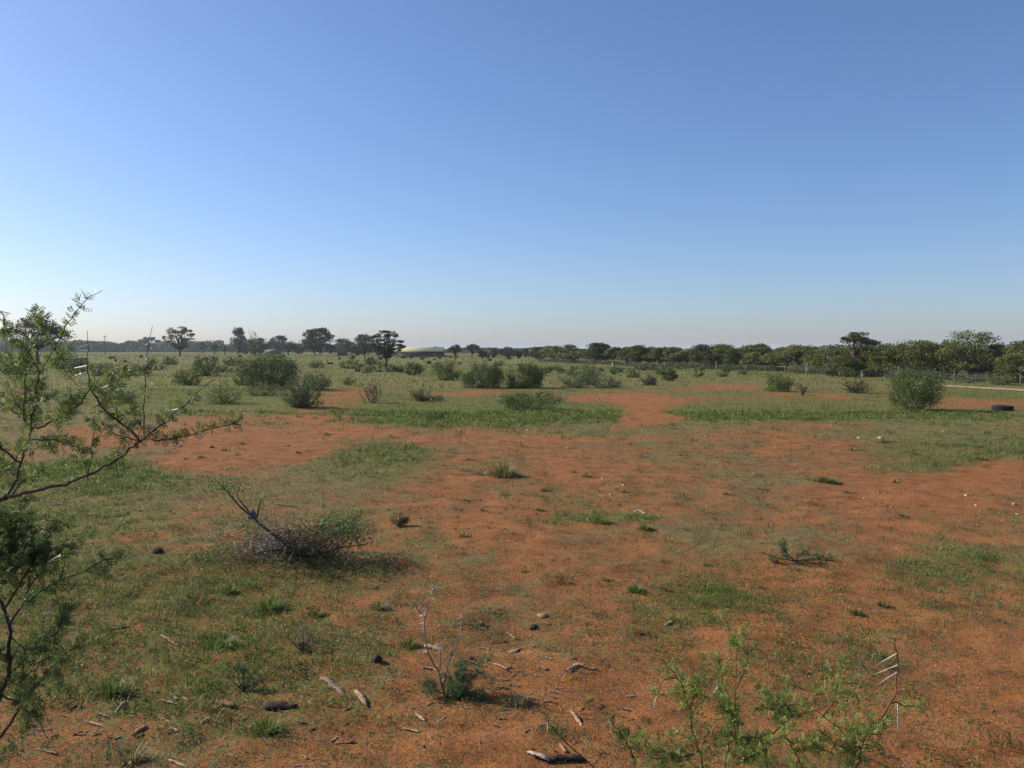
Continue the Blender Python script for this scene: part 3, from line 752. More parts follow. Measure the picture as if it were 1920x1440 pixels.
BG = (.118, .165, .034); BD = (.078, .114, .026); BGR = (.130, .165, .066); BY = (.165, .190, .048)
BUSHES = [
    ('big dark rounded bush standing left, tallest of the left thicket', 510, 729, 667, 104, BD, 1.6, .0, {}),
    ('pale green bush leaning on the left side of the big dark bush', 462, 722, 672, 52, BG, 1.0, .1, {}),
    ('open grey-green bush in front of the big dark bush, at the edge of red soil', 566, 764, 707, 84, BGR, .8, .5, {}),
    ('light green bush at the right foot of the big dark bush', 594, 732, 694, 60, BG, .8, .2, {}),
    ('round green bush left of the twin dark bushes', 836, 713, 677, 56, BG, 1.1, .1, {}),
    ('left one of the twin dark bushes in the middle, with light tips', 905, 727, 682, 86, (.095, .135, .030), 1.8, .0, {}),
    ('right one of the twin dark bushes in the middle, dense and rounded', 984, 727, 683, 76, BD, 1.7, .0, {}),
    ('low spreading leafy bush on the bright green patch in the centre', 996, 767, 738, 126, BG, 1.5, .0, dict(dom=.45)),
    ('grey-green bush at the left of the sprawling clump right of centre', 1082, 727, 700, 60, BGR, .9, .2, {}),
    ('taller middle bush of the sprawling clump right of centre', 1106, 722, 687, 56, BGR, .9, .2, {}),
    ('low bush with brown stems at the right of the sprawling clump', 1140, 727, 705, 62, BGR, .9, .4, {}),
    ('small green bush right of the sprawling clump', 1187, 708, 689, 29, BG, 1, .1, {}),
    ('small grey bush with a dark shadow right of the sprawling clump', 1217, 722, 701, 33, (.085, .09, .065), 1, .3, {}),
    ('compact dark green bush with a long shadow, on the grass right of centre', 1254, 714, 691, 34, BD, 1.5, .0, {}),
    ('small pale bush right of the compact dark green bush', 1308, 706, 692, 24, BG, 1, .1, {}),
    ('low pale bush nearest the fence right of centre', 1352, 707, 697, 28, BY, 1, .1, {}),
    ('rounded open bush between two red soil streaks at right', 1461, 734, 698, 58, BG, 1.0, .3, {}),
    ('sparse yellowish bush left of the big round bush', 1608, 737, 703, 62, BY, .45, .6, {}),
    ('big round leafy bush on the right, near the tyre', 1717, 769, 690, 100, (.095, .140, .030), 2.2, .0, dict(dom=.62)),
    ('sparse twiggy bush on the green patch left of centre', 790, 752, 724, 50, BG, .35, .8, {}),
    ('low ragged plant on the bright green patch left of centre', 822, 785, 769, 58, BD, .6, .2, dict(dom=.5)),
    ('small leafy mound right of the sparse twiggy bush', 820, 751, 742, 30, BD, .8, .1, dict(dom=.5)),
    ('bush at the right of the left thicket, low and olive', 420, 757, 718, 80, BY, .55, .4, {}),
    ('rounded bush in the middle of the left thicket with shaded right side', 350, 722, 696, 62, BG, 1.1, .1, {}),
    ('tall bush behind the rounded one in the left thicket', 388, 705, 670, 56, BG, 1.1, .1, {}),
    ('small bush behind the left thicket', 434, 686, 668, 36, BG, 1, .1, {}),
    ('low olive bush in front of the left thicket', 490, 742, 715, 74, BY, .6, .3, {}),
    ('round bush on the grass below the slender acacia', 318, 684, 668, 36, BG, 1, .1, {}),
    ('small bush on the grass left of the lone sparse acacia', 660, 691, 675, 52, BG, 1, .1, {}),
    ('dark small bush just left of the lone sparse acacia', 697, 684, 671, 28, BD, 1, .1, {}),
    ('low bush at the foot of the lone sparse acacia', 733, 698, 684, 24, BD, 1.2, .1, {}),
    ('bush right of the trunk of the lone sparse acacia', 748, 698, 682, 26, BG, 1.2, .1, {}),
    ('dark bush right of the lone sparse acacia, casting a short shadow', 776, 703, 681, 36, BD, 1.2, .1, {}),
    ('small green bush on the plain beyond the big dark bush', 594, 690, 677, 36, BG, 1, .1, {}),
    ('low bush seen through the thorn branches at left', 262, 704, 682, 44, BG, .9, .2, {}),
    ('dark low bush behind the left thorn branches', 128, 692, 664, 66, BD, 1.1, .1, {}),
    ('olive bush low behind the left thorn branches', 220, 755, 726, 80, BG, .7, .3, {}),
    ('green bush behind the upright thorn twig at left', 190, 705, 680, 50, BG, .8, .2, {}),
    ('leafy bush at the left edge behind the thorn bush', 30, 702, 668, 70, BD, .9, .2, {}),
    ('low bush left of the bare twiggy shrub', 655, 722, 706, 34, BG, .6, .2, {}),
    ('tiny bush on the open plain right of the twin dark bushes', 1036, 693, 686, 20, BD, 1, .1, {}),
    ('small bush at the fence foot below the bright yellow-green tree', 1360, 698, 684, 22, BG, 1, .1, {}),
    ('grey shrub at the fence below the end of the low wood', 1505, 700, 684, 60, GY, 1.0, .3, {}),
    ('pale grey shrub in front of the flat-topped umbrella acacia', 1560, 705, 680, 70, (.115, .125, .085), 1.0, .3, {}),
    ('green shrub beside the pale grey shrub at the fence', 1590, 707, 690, 46, BG, 1, .2, {}),
    ('shrub in the shade behind the big round bush', 1685, 712, 692, 60, GY, .9, .2, {}),
    ('shrub at the far right of the track verge', 1880, 722, 703, 70, BG, .8, .2, {}),
    ('low verge shrub right of the big round bush', 1815, 718, 704, 60, GY, .8, .2, {}),
    ('tiny dark tuft on the plain in front of the shed', 757, 672, 667, 10, BD, 1, .1, {}),
]
for (lb, px, by, ty, w, tn, dn, op, kw) in BUSHES:
    bush('low_bush', lb, px, by, ty, w, tn, dens=dn, open_=op, **kw)
# little bushes dotted over the far grass
rb = np.random.default_rng(5)
for n in range(110):
    by = rb.uniform(667, 702); px = rb.uniform(-60, 1000) if by < 676 or rb.uniform() < .6 else rb.uniform(1000, 1400)
    if 1000 < px and by < 690: by = rb.uniform(691, 704)
    hh = rb.uniform(.4, .9) * (by - HZ) / H
    bush('dwarf_shrub', 'dwarf shrub dotted over the far grassy plain', px, by, by - hh * .8, hh * rb.uniform(1.2, 2.4), [BG, BY, BD][int(rb.integers(0, 3))], dens=.9, group='dwarf shrubs of the far plain', seed=1000 + n)

# bare twiggy shrubs
def twig_shrub(name, label, px, by, ty, wpx, nst, tint, nleaf, cat='shrub', col=(.20, .14, .095), seed=1, thick=1.0):
    r = np.random.default_rng(seed)
    loc = GP(px, by); D = loc[1]; m = D / F; ht = (by - ty) * m; R = wpx * .5 * m
    o = thing(name, label, cat, loc)
    sb = MB(); lb = MB(); Q = []
    for s_ in range(nst):
        a = r.uniform(0, 2 * PI); tip = np.array([math.cos(a) * R * r.uniform(.2, 1), math.sin(a) * R * r.uniform(.2, 1), ht * r.uniform(.6, 1)])
        c = curve([r.normal() * R * .06, r.normal() * R * .06, -.02], tip, .10, 8, r)
        r0 = max(.012, .55 * D / 829) * thick
        sb.tube(c, np.linspace(r0, r0 * .4, 8), 5, col)
        for b_ in range(4):
            k = int(r.integers(3, 7)); e = c[k] + unit(r.normal(size=3) + np.array([0, 0, .8])) * ht * r.uniform(.15, .35)
            c2 = curve(c[k], e, .1, 5, r); sb.tube(c2, np.linspace(r0 * .5, r0 * .22, 5), 4, col); Q.append(c2[2:])
        Q.append(c[4:])
    Q = np.concatenate(Q)
    P = Q[r.integers(0, len(Q), nleaf)] + r.normal(size=(nleaf, 3)) * .05 * ht
    add_leaves(lb, P, max(.02, 1.1 * D / 829), vary(tint, nleaf, r), .5, .2, r)
    sb.build('stems', M_BARK, o, True); lb.build('foliage', M_LEAF, o)
twig_shrub('twiggy_shrub', 'bare twiggy shrub with brown stems on the red soil left of centre', 700, 755, 714, 62, 11, BG, 420, seed=3)
twig_shrub('twiggy_shrub', 'small dry twiggy shrub beside the rounded open bush at right', 1504, 741, 717, 26, 8, GY, 200, seed=4)
twig_shrub('bare_sapling', 'pale bare stem standing at the fence left of the sparse yellowish bush', 1617, 712, 690, 8, 2, GY, 12, seed=6, col=(.4, .36, .3))
twig_shrub('dead_tree', 'bare spiky dead tree top above the dark tree left of the homestead', 478, 665, 621, 22, 5, BL, 6, cat='tree', seed=8, col=(.12, .11, .10), thick=.8)
twig_shrub('dead_tree', 'bare dead branches above the wood left of the flat-topped acacia', 1556, 703, 648, 34, 6, BL, 8, cat='tree', seed=9, col=(.13, .12, .11), thick=.6)

# ------------------------------------------------------------------ buildings, fence, pole, tyre
def box(b, x0, x1, y0, y1, z0, z1, col):
    V = [(x, y, z) for z in (z0, z1) for y in (y0, y1) for x in (x0, x1)]
    b.add(V, [[0, 2, 3, 1], [4, 5, 7, 6], [0, 1, 5, 4], [1, 3, 7, 5], [3, 2, 6, 7], [2, 0, 4, 6]], col)

def shed():
    c = GP(783, 669.5); D = c[1]; m = D / F
    o = thing('farm_shed', 'long low open shed with a yellow-green roof, right of the lone sparse acacia', 'shed', c)
    L = 48 * m; top = H - (650.8 - HZ) * m; eave = H - (658.5 - HZ) * m
    b = MB()
    dpt = 3.0
    V = [(-L, 0, eave), (L, 0, eave), (L, dpt, top), (-L, dpt, top), (-L, 2 * dpt, eave), (L, 2 * dpt, eave)]
    V += [(x, y, z - .06) for (x, y, z) in V]
    b.add(V, [[0, 1, 2, 3], [3, 2, 5, 4], [6, 9, 8, 7], [9, 10, 11, 8], [0, 6, 7, 1], [4, 5, 11, 10], [0, 3, 9, 6], [3, 4, 10, 9], [1, 7, 8, 2], [2, 8, 11, 5]], (.62, .58, .30))
    rf = b.build('roof', M_PAINT, o)
    b = MB()
    for k in range(60):
        x = -L + .1 + k * (2 * L - .2) / 59
        b.add([(x - .03, .0, eave + .012), (x + .03, 0, eave + .012), (x + .03, dpt, top + .012), (x - .03, dpt, top + .012)], [[0, 1, 2, 3]], (.52, .49, .25))
    tag(b.build('roof_ribs', M_PAINT, rf), kind='stuff')
    for k in range(9):
        b = MB(); x = -L + .15 + k * (2 * L - .3) / 8
        box(b, x - .06, x + .06, .25, .37, -.1, eave - .05, (.16, .13, .10)); b.build('post', M_PAINT, o)
    b = MB(); box(b, -L + .1, L - .1, 2 * dpt - .3, 2 * dpt - .15, -.1, eave - .04, (.24, .21, .17)); b.build('back_wall', M_PAINT, o)
    b = MB(); box(b, L * .48, L - .02, .1, .22, -.1, eave * .55, (.20, .055, .045)); b.build('low_wall', M_PAINT, o)
    b = MB(); box(b, -L + .1, L * .47, .1, .2, eave * .30, eave * .42, (.17, .15, .14)); box(b, -L + .1, L * .47, .12, .18, -.1, eave * .25, (.09, .08, .07)); b.build('rail', M_PAINT, o)
    b = MB(); box(b, L - .14, L - .02, .23, 2 * dpt - .31, -.1, eave - .05, (.20, .09, .07)); b.build('end_wall', M_PAINT, o)
shed()

def house(px, by, ty, wpx, label, roofc, wallc):
    c = GP(px, by); m = c[1] / F; L = wpx * .5 * m; top = (by - ty) * m
    o = thing('small_house', label, 'house', c)
    ev = top * .62; d = 1.8
    b = MB(); box(b, -L, L, 0.2, 2 * d - .2, -.1, ev, wallc); w = b.build('wall', M_PAINT, o)
    b = MB()
    V = [(-L * 1.1, 0, ev), (L * 1.1, 0, ev), (L * 1.1, d, top), (-L * 1.1, d, top), (-L * 1.1, 2 * d, ev), (L * 1.1, 2 * d, ev)]
    V += [(x, y, z - .05) for (x, y, z) in V]
    b.add(V, [[0, 1, 2, 3], [3, 2, 5, 4], [6, 9, 8, 7], [9, 10, 11, 8], [0, 6, 7, 1], [4, 5, 11, 10], [0, 3, 9, 6], [3, 4, 10, 9], [1, 7, 8, 2], [2, 8, 11, 5]], roofc)
    b.build('roof', M_PAINT, o)
    b = MB(); box(b, -L * .2, L * .15, .17, .199, -.1, ev * .8, (.06, .05, .045)); b.build('door', M_PAINT, o)
    for s in (-.65, .6):
        b = MB(); box(b, L * s - L * .15, L * s + L * .15, .17, .199, ev * .4, ev * .75, (.05, .055, .065)); b.build('window', M_PAINT, o)
house(510, 664.5, 654.5, 28, 'blue-grey roofed low house half hidden among the trees', (.10, .115, .13), (.15, .14, .13))
house(640, 667, 655, 16, 'tiny dull red roofed hut behind the big dense tree', (.22, .10, .08), (.22, .16, .14))

def pole(px, by, ty, label):
    c = W(px, by, 430); c[2] = float(hgt(c[0], c[1])); m = 430 / F
    ht = H - (ty - HZ) * m
    o = thing('utility_pole', label, 'pole', c)
    b = MB(); b.tube([(0, 0, -.2), (0, 0, ht * .5), (0, 0, ht)], [.20, .18, .15], 8, (.10, .09, .08)); b.build('mast', M_BARK, o, True)
    b = MB(); box(b, -.9, .9, -.08, .08, ht - .7, ht - .5, (.10, .09, .08)); b.build('crossarm', M_BARK, o)
pole(197, 655, 629, 'thin utility pole against the sky above the far tree line')

def fence():
    lp = [GP(978, 676), GP(1060, 680.5), GP(1148, 684), GP(1245, 690), GP(1400, 697), GP(1520, 701), GP(1616, 706), GP(1730, 711.5), GP(1880, 718), GP(2050, 727)]
    lp = np.array(lp); seg = np.r_[0, np.cumsum(np.linalg.norm(np.diff(lp, axis=0), axis=1))]
    o = thing('wire_fence', 'low wire fence on grey wooden posts along the foot of the wood', 'fence', lp[0])
    r = np.random.default_rng(77)
    n = int(seg[-1] / 2.6); posts = []
    for k in range(n + 1):
        s = k * seg[-1] / n
        p = np.array([np.interp(s, seg, lp[:, j]) for j in range(3)]); p[2] = float(hgt(p[0], p[1])); posts.append(p)
        q = p - lp[0]; b = MB()
        big = k % 5 == 0; hh = (.95 if big else .80) * r.uniform(.85, 1.1)
        g = r.uniform(.13, .24) if not big else .28
        b.tube([q + [0, 0, -.15], q + [r.normal() * .03, 0, hh * .5], q + [r.normal() * .05, r.normal() * .03, hh]], [.055 if big else .04] * 2 + [.045 if big else .034], 7, (g, g * .88, g * .74))
        b.v[-1] = b.v[-1]; b.build('post', M_BARK, o)
    posts = np.array(posts)
    for z in (.25, .45, .65):
        b = MB(); b.tube(posts - lp[0] + np.array([0, 0, z]), .0025, 4, (.25, .24, .23)); b.build('wire', M_PAINT, o)
fence()
def white_post(px, by, ty, w, label):
    c = GP(px, by); m = c[1] / F; b = MB()
    o = thing('marker_post', label, 'post', c)
    h = (by - ty) * m
    b.tube([(0, 0, -.1), (0, 0, h * .6), (0, 0, h - .03), (0, 0, h)], [w * m * .5] * 3 + [w * m * .35], 8, (.72, .70, .64)); b.build('shaft', M_PAINT, o)
    b = MB(); b.tube([(0, 0, -.05), (0, 0, .06)], [w * m * .8, w * m * .7], 8, (.35, .28, .22)); b.build('footing', M_PAINT, o)
white_post(1168, 685, 677.5, 2.2, 'white post standing on the grass before the fence, right one of a pair')
white_post(1148.5, 687, 679, 1.8, 'white post standing on the grass before the fence, left one of a pair')
white_post(764, 668.8, 659, 2.0, 'white post in front of the yellow-green roofed shed')

def tyre():
    c = GP(1880, 769.5); m = c[1] / F
    o = thing('old_tyre', 'old black tyre lying flat on the red soil at the right edge', 'tyre', c)
    R = 18.2 * m; hh = 9.0 * m
    prof = [(.60, .10), (.62, .0), (.80, -.0), (.94, .03), (1.0, .14), (1.0, .30), (.985, .32), (.985, .38), (1.0, .40), (1.0, .60), (.985, .62), (.985, .68), (1.0, .70), (1.0, .86), (.94, .97), (.80, 1.0), (.62, 1.0), (.60, .90), (.66, .80), (.88, .80), (.88, .20), (.66, .20)]
    k = 48; b = MB(); V = []
    for i in range(k):
        a = i * 2 * PI / k
        for (rr, z) in prof: V.append((rr * R * math.cos(a), rr * R * math.sin(a), z * hh))
    n = len(prof); Fq = []
    for i in range(k):
        for j in range(n):
            i2 = (i + 1) % k; j2 = (j + 1) % n
            Fq.append([i * n + j, i2 * n + j, i2 * n + j2, i * n + j2])
    b.add(V, Fq, (.018, .018, .02)); b.build('carcass', mat_tint('rubber', .75, 0, .3, .2, 20), o, True)
    b = MB()
    for i in range(60):
        a = i * 2 * PI / 60; ca, sa = math.cos(a), math.sin(a)
        for (z0, z1) in ((.14, .30), (.41, .59), (.71, .86)):
            for s in (0,):
                pts = []
                for (dr, dt, z) in ((0, -.022, z0), (.016, -.018, z0), (.016, .018, z0), (0, .022, z0), (0, -.022, z1), (.016, -.018, z1), (.016, .018, z1), (0, .022, z1)):
                    rr = R * (.998 + dr); t2 = a + dt
                    pts.append((rr * math.cos(t2), rr * math.sin(t2), z * hh))
                b.add(pts, [[1, 2, 6, 5], [0, 1, 5, 4], [2, 3, 7, 6], [0, 3, 2, 1], [4, 5, 6, 7]], (.016, .016, .018))
    tag(b.build('tread', bpy.data.materials['rubber'], o), kind='stuff')
tyre()

# ------------------------------------------------------------------ grass tufts one can point at, stones, dung, wood chips
def clump(name, label, px, by, ty, wpx, nb, tint, tilt=(.35, 1.55), cat='grass clump', seed=1, straw=.1):
    r = np.random.default_rng(seed); loc = GP(px, by); D = loc[1]; m = D / F
    ht = (by - ty) * m * .95; R = wpx * .5 * m; nb = int(nb * .6); tint = np.asarray(tint) * np.array([1.75, 1.4, 1.0])
    o = thing(name, label, cat, loc); b = MB()
    q = np.abs(r.normal(size=nb)) * .42 + .04; a = r.uniform(0, 2 * PI, nb)
    P = np.c_[q * np.cos(a) * R, q * np.sin(a) * R * .8, np.full(nb, -.01)]
    L = ht * np.clip(1.1 - .6 * q, .3, 1) * r.uniform(.3, 1.2, nb)
    col = vary(tint, nb, r); k = r.uniform(size=nb) < straw; col[k] = vary(STRAW, k.sum(), r)
    add_blades(b, P, L, max(.006, .8 * D / 829) * r.uniform(.7, 1.3, nb), tilt[0], tilt[1], col, 2, r, az=a + r.normal(size=nb) * .6)
    tag(b.build('blades', M_GRASS, o), kind='stuff')
clump('grass_tuft', 'large grey-green grass tuft on the red soil in the centre', 948, 893, 863, 70, 900, (.105, .13, .06), seed=2)
clump('grass_tuft', 'sparse side tuft left of the large grey-green tuft', 905, 890, 874, 60, 260, (.15, .15, .08), seed=22, straw=.4)
clump('grass_tuft', 'dark green grass tuft on the red soil at right', 1548, 905, 889, 66, 800, (.06, .10, .03), tilt=(.4, 1.4), seed=3)
clump('grass_tuft', 'flat bright green tuft below the large grey-green tuft', 1128, 980, 966, 66, 700, (.08, .14, .03), tilt=(.5, 1.4), seed=4)
clump('grass_tuft', 'fresh green tuft next to the pale bone', 1210, 992, 978, 40, 350, (.09, .14, .035), tilt=(.5, 1.4), seed=5)
clump('grass_tuft', 'bright green tuft at the upper end of the lush patch right of centre', 1192, 1108, 1090, 44, 500, (.07, .15, .045), seed=6)
clump('grass_tuft', 'isolated tuft with a dark shadow on the red soil at lower right', 1606, 1152, 1134, 32, 320, (.09, .115, .05), seed=7)
clump('grass_tuft', 'second isolated tuft near the lower right, by the red sand', 1658, 1137, 1121, 34, 320, (.09, .115, .05), seed=8)
clump('grass_tuft', 'thick green tuft left of the dark thorny seedling', 770, 1212, 1190, 54, 500, (.075, .14, .03), seed=9)
clump('grass_tuft', 'wide grass tuft with straw below the dry bush', 712, 1142, 1122, 60, 500, (.10, .13, .05), seed=10, straw=.25)
clump('grass_tuft', 'leafy green tuft under the dry bush', 505, 1145, 1108, 64, 700, (.075, .14, .035), seed=12)
clump('grass_tuft', 'small tuft in the red gap below the dry bush', 598, 1155, 1135, 46, 450, (.07, .115, .03), seed=13)
clump('grass_tuft', 'bright tuft on the left below the dry bush', 432, 1112, 1090, 40, 400, (.085, .15, .04), seed=14)
clump('grass_tuft', 'straw-coloured tuft by the wood chips at the bottom', 975, 1318, 1285, 60, 420, (.16, .16, .08), seed=15, straw=.5)
clump('grass_tuft', 'pale dry tuft on the bottom edge at left', 245, 1425, 1388, 90, 600, (.14, .14, .07), seed=16, straw=.5)
clump('grass_tuft', 'green tuft in front of the dark fallen log', 500, 1375, 1335, 80, 700, (.085, .14, .035), seed=17)
clump('grass_tuft', 'rank green tuft at the left above the wood chips', 420, 1215, 1180, 90, 800, (.075, .14, .035), seed=18)
clump('grass_tuft', 'green tuft at far left between the chips', 210, 1300, 1262, 90, 800, (.08, .135, .03), seed=19)
for k, (px, by, w) in enumerate([(870, 1005, 28), (905, 958, 26), (1012, 957, 28), (875, 938, 22), (1100, 892, 28), (1078, 886, 20), (560, 850, 26), (420, 845, 24), (455, 832, 20), (615, 815, 24), (690, 845, 22), (1490, 1068, 36), (1325, 1060, 26),
                                 (1172, 923, 24), (1020, 920, 22), (880, 862, 22), (1680, 905, 26), (1590, 925, 30), (1692, 968, 28), (1430, 918, 26), (1362, 928, 26), (1600, 845, 26), (1660, 830, 26), (1840, 862, 34), (985, 1072, 30), (1060, 1090, 40), (1135, 1088, 36), (378, 858, 20), (350, 862, 18), (405, 800, 18), (640, 788, 18), (735, 820, 18)]):
    clump('small_tuft', 'small isolated grass tuft on the open red soil', px, by, by - w * .36, w, 130, [(.07, .10, .03), (.10, .12, .05)][k % 2], tilt=(.3, 1.4), seed=40 + k)
    bpy.context.scene.collection.objects[-2]
for o in [o for o in C.objects if o.name.startswith('small_tuft')]:
    o['group'] = 'small grass tufts on the red soil'

def stone_mesh(b, c, sx, sy, sz, col, r, k=1):
    """a lumpy pebble: squashed icosphere with its vertices pushed about"""
    t = (1 + 5 ** .5) / 2
    v = unit(np.array([(-1, t, 0), (1, t, 0), (-1, -t, 0), (1, -t, 0), (0, -1, t), (0, 1, t), (0, -1, -t), (0, 1, -t), (t, 0, -1), (t, 0, 1), (-t, 0, -1), (-t, 0, 1)], float))
    f = [(0, 11, 5), (0, 5, 1), (0, 1, 7), (0, 7, 10), (0, 10, 11), (1, 5, 9), (5, 11, 4), (11, 10, 2), (10, 7, 6), (7, 1, 8), (3, 9, 4), (3, 4, 2), (3, 2, 6), (3, 6, 8), (3, 8, 9), (4, 9, 5), (2, 4, 11), (6, 2, 10), (8, 6, 7), (9, 8, 1)]
    v = list(v); mid = {}; out = []
    def m(a, b_):
        q = (min(a, b_), max(a, b_))
        if q not in mid: mid[q] = len(v); v.append((v[a] + v[b_]) / np.linalg.norm(v[a] + v[b_]))
        return mid[q]
    for (a, b_, c_) in f:
        x, y, z = m(a, b_), m(b_, c_), m(c_, a)
        out += [(a, x, z), (b_, y, x), (c_, z, y), (x, y, z)]
    V = np.array(v); V = V * r.uniform(.82, 1.15, (len(V), 1)) * np.array([sx, sy, sz]) + np.asarray(c)
    b.add(V, np.array(out), col)

def stone(name, label, px, py, wpx, hpx, col, cat='stone', group=None, seed=1, mat=None):
    r = np.random.default_rng(seed); loc = GP(px, py + hpx * .5); m = loc[1] / F
    b = MB(); col = np.asarray(col) * .8; stone_mesh(b, (0, 0, hpx * m * .12), wpx * m * .45, wpx * m * .36, hpx * m * .5, col, r)
    o = b.build(name, mat or M_STONE); o.location = loc; o.rotation_euler = (0, 0, r.uniform(0, 6))
    return tag(o, label, cat, group)
stone('stone', 'pale orange flat stone above the wood chips', 1017, 1151, 28, 9, (.36, .20, .125), seed=2)
stone('stone', 'pale rounded stone on the red soil at right', 1812, 926, 11, 7, (.60, .45, .32), seed=3)
stone('stone', 'brown stone on the red soil right of the dark green tuft', 1648, 921, 8, 6, (.33, .16, .09), seed=4)
stone('stone', 'brown stone near the right edge on the red soil', 1902, 943, 12, 7, (.38, .24, .16), seed=5)
stone('stone', 'white flat stone near the right edge below the brown stone', 1908, 963, 12, 4, (.62, .50, .38), seed=6)
stone('stone', 'left one of two white stones on the red soil behind the dark green tuft', 1611, 820, 10, 4, (.62, .50, .40), seed=7)
stone('stone', 'right one of two white stones on the red soil, with a dark side', 1651, 819, 12, 6, (.60, .46, .36), seed=8)
stone('stone', 'grey round stone on the red soil near the thorn twig at left', 338, 835, 9, 6, (.42, .34, .27), seed=9)
stone('clod', 'greenish clod on the red soil right of the grey round stone', 397, 836, 13, 7, (.13, .11, .06), cat='clod', seed=10)
stone('dung', 'dark dry dung lump on the grass at left', 296, 1028, 30, 17, (.035, .028, .024), cat='dung', seed=11)
stone('dung', 'dark dung pat on the soil right of the thorny seedling', 1000, 1172, 24, 13, (.045, .035, .03), cat='dung', seed=12)
stone('dung', 'dark dung lump left of the thorny seedling', 708, 1230, 22, 18, (.04, .035, .03), cat='dung', seed=13)
for k, (px, py, w) in enumerate([(1130, 896, 5), (1150, 934, 5), (1169, 908, 8), (1065, 840, 5), (1218, 836, 5), (1145, 926, 6), (1830, 946, 6), (948, 807, 8), (990, 806, 7), (1150, 816, 5), (1199, 786, 5), (1413, 887, 5), (1491, 870, 5), (1675, 898, 5), (1236, 968, 5), (1455, 837, 5), (1070, 800, 5), (1087, 799, 4), (1322, 818, 6), (1770, 807, 7), (1620, 933, 5), (1670, 950, 5), (1880, 975, 5), (1418, 854, 4), (870, 827, 5), (1205, 816, 4), (1215, 827, 4), (1417, 803, 5), (1560, 795, 5)]):
    stone('pebble', 'tiny pale pebble lying on the bare red soil', px, py, w, w * .62, [(.62, .5, .38), (.55, .36, .25), (.66, .58, .48)][k % 3], cat='pebble', group='pale pebbles on the red soil', seed=60 + k)

def bone():
    c = GP(1197, 964); m = c[1] / F; b = MB()
    o = thing('bone', 'pale curved bone lying on the bare red soil in the centre', 'bone', c)
    t = np.linspace(0, 1, 9)
    P = np.c_[(t - .5) * 20 * m, 6 * m * np.sin(PI * t) - 2 * m, .012 + .03 * np.sin(PI * t)]
    b.tube(P, m * np.array([1.0, 1.9, 1.7, 1.5, 1.5, 1.6, 2.2, 2.6, 1.4]), 8, (.66, .52, .38)); b.build('shaft', M_STONE, o, True)
    b = MB(); stone_mesh(b, (11 * m, -3 * m, .015), 4.5 * m, 3 * m, 1.8 * m, (.66, .54, .42), np.random.default_rng(4)); b.build('knuckle', M_STONE, o)
bone()

def chip(name, label, px, py, lpx, ang, tone, group=None, seed=1, wf=.28, cat='wood chip', thick=.35):
    """a split piece of wood: a faceted, splintered slab bent along its length"""
    r = np.random.default_rng(seed); loc = GP(px, py); m = loc[1] / F
    L = lpx * m * .88; w = L * wf * r.uniform(.7, 1.2); h = w * thick
    n = 11; t = np.linspace(-.5, .5, n)
    prof = np.array([.45, .8, .95, 1, .9, 1, .95, 1, .85, .75, .4]) * r.uniform(.7, 1.25, n); tone = np.asarray(tone) * .72; h *= .7
    bend = r.uniform(-.08, .16) * L
    V = []
    for k in range(n):
        x = t[k] * L + (r.normal() * .03 * L if k in (0, n - 1) else 0)
        yo = r.normal() * .05 * w; zo = bend * (1 - 4 * t[k] ** 2) * .5
        for (yy, zz) in ((-.5, 0), (-.42, .8), (0, 1.1 * r.uniform(.8, 1.2)), (.44, .75), (.5, 0), (0, -.25)):
            V.append((x + r.normal() * .02 * L, yo + yy * w * prof[k] * r.uniform(.8, 1.2), zo + zz * h * prof[k] * r.uniform(.7, 1.25)))
    i = np.arange(n - 1)[:, None] * 6 + np.arange(6)[None, :]; i2 = np.arange(n - 1)[:, None] * 6 + (np.arange(6)[None, :] + 1) % 6
    b = MB(); col = np.asarray(tone) * np.repeat(r.uniform(.8, 1.2, n), 6)[:, None]
    b.add(V, np.stack([i, i2, i2 + 6, i + 6], -1).reshape(-1, 4), col)
    b.f.append(np.array([[5, 4, 3, 2, 1, 0], list(range((n - 1) * 6, n * 6))]))
    o = b.build(name, M_WOOD); o.location = loc + np.array([0, 0, .006])
    # the direction on the ground that reads as this slope in the view
    p2 = GP(px + math.cos(math.radians(ang)) * lpx * .5, py + math.sin(math.radians(ang)) * lpx * .5) - loc
    o.rotation_euler = (r.uniform(-.3, .3), r.uniform(-.06, .06), math.atan2(p2[1], p2[0]))
    k = np.linalg.norm(p2[:2]) / (lpx * m * .5)
    o.scale = (min(k, 1.9), 1, 1)
    return tag(o, label, cat, group)
TAN = (.50, .33, .20); GRW = (.30, .22, .165); DRK = (.07, .045, .034); PAL = (.58, .46, .34); RED = (.30, .15, .09)
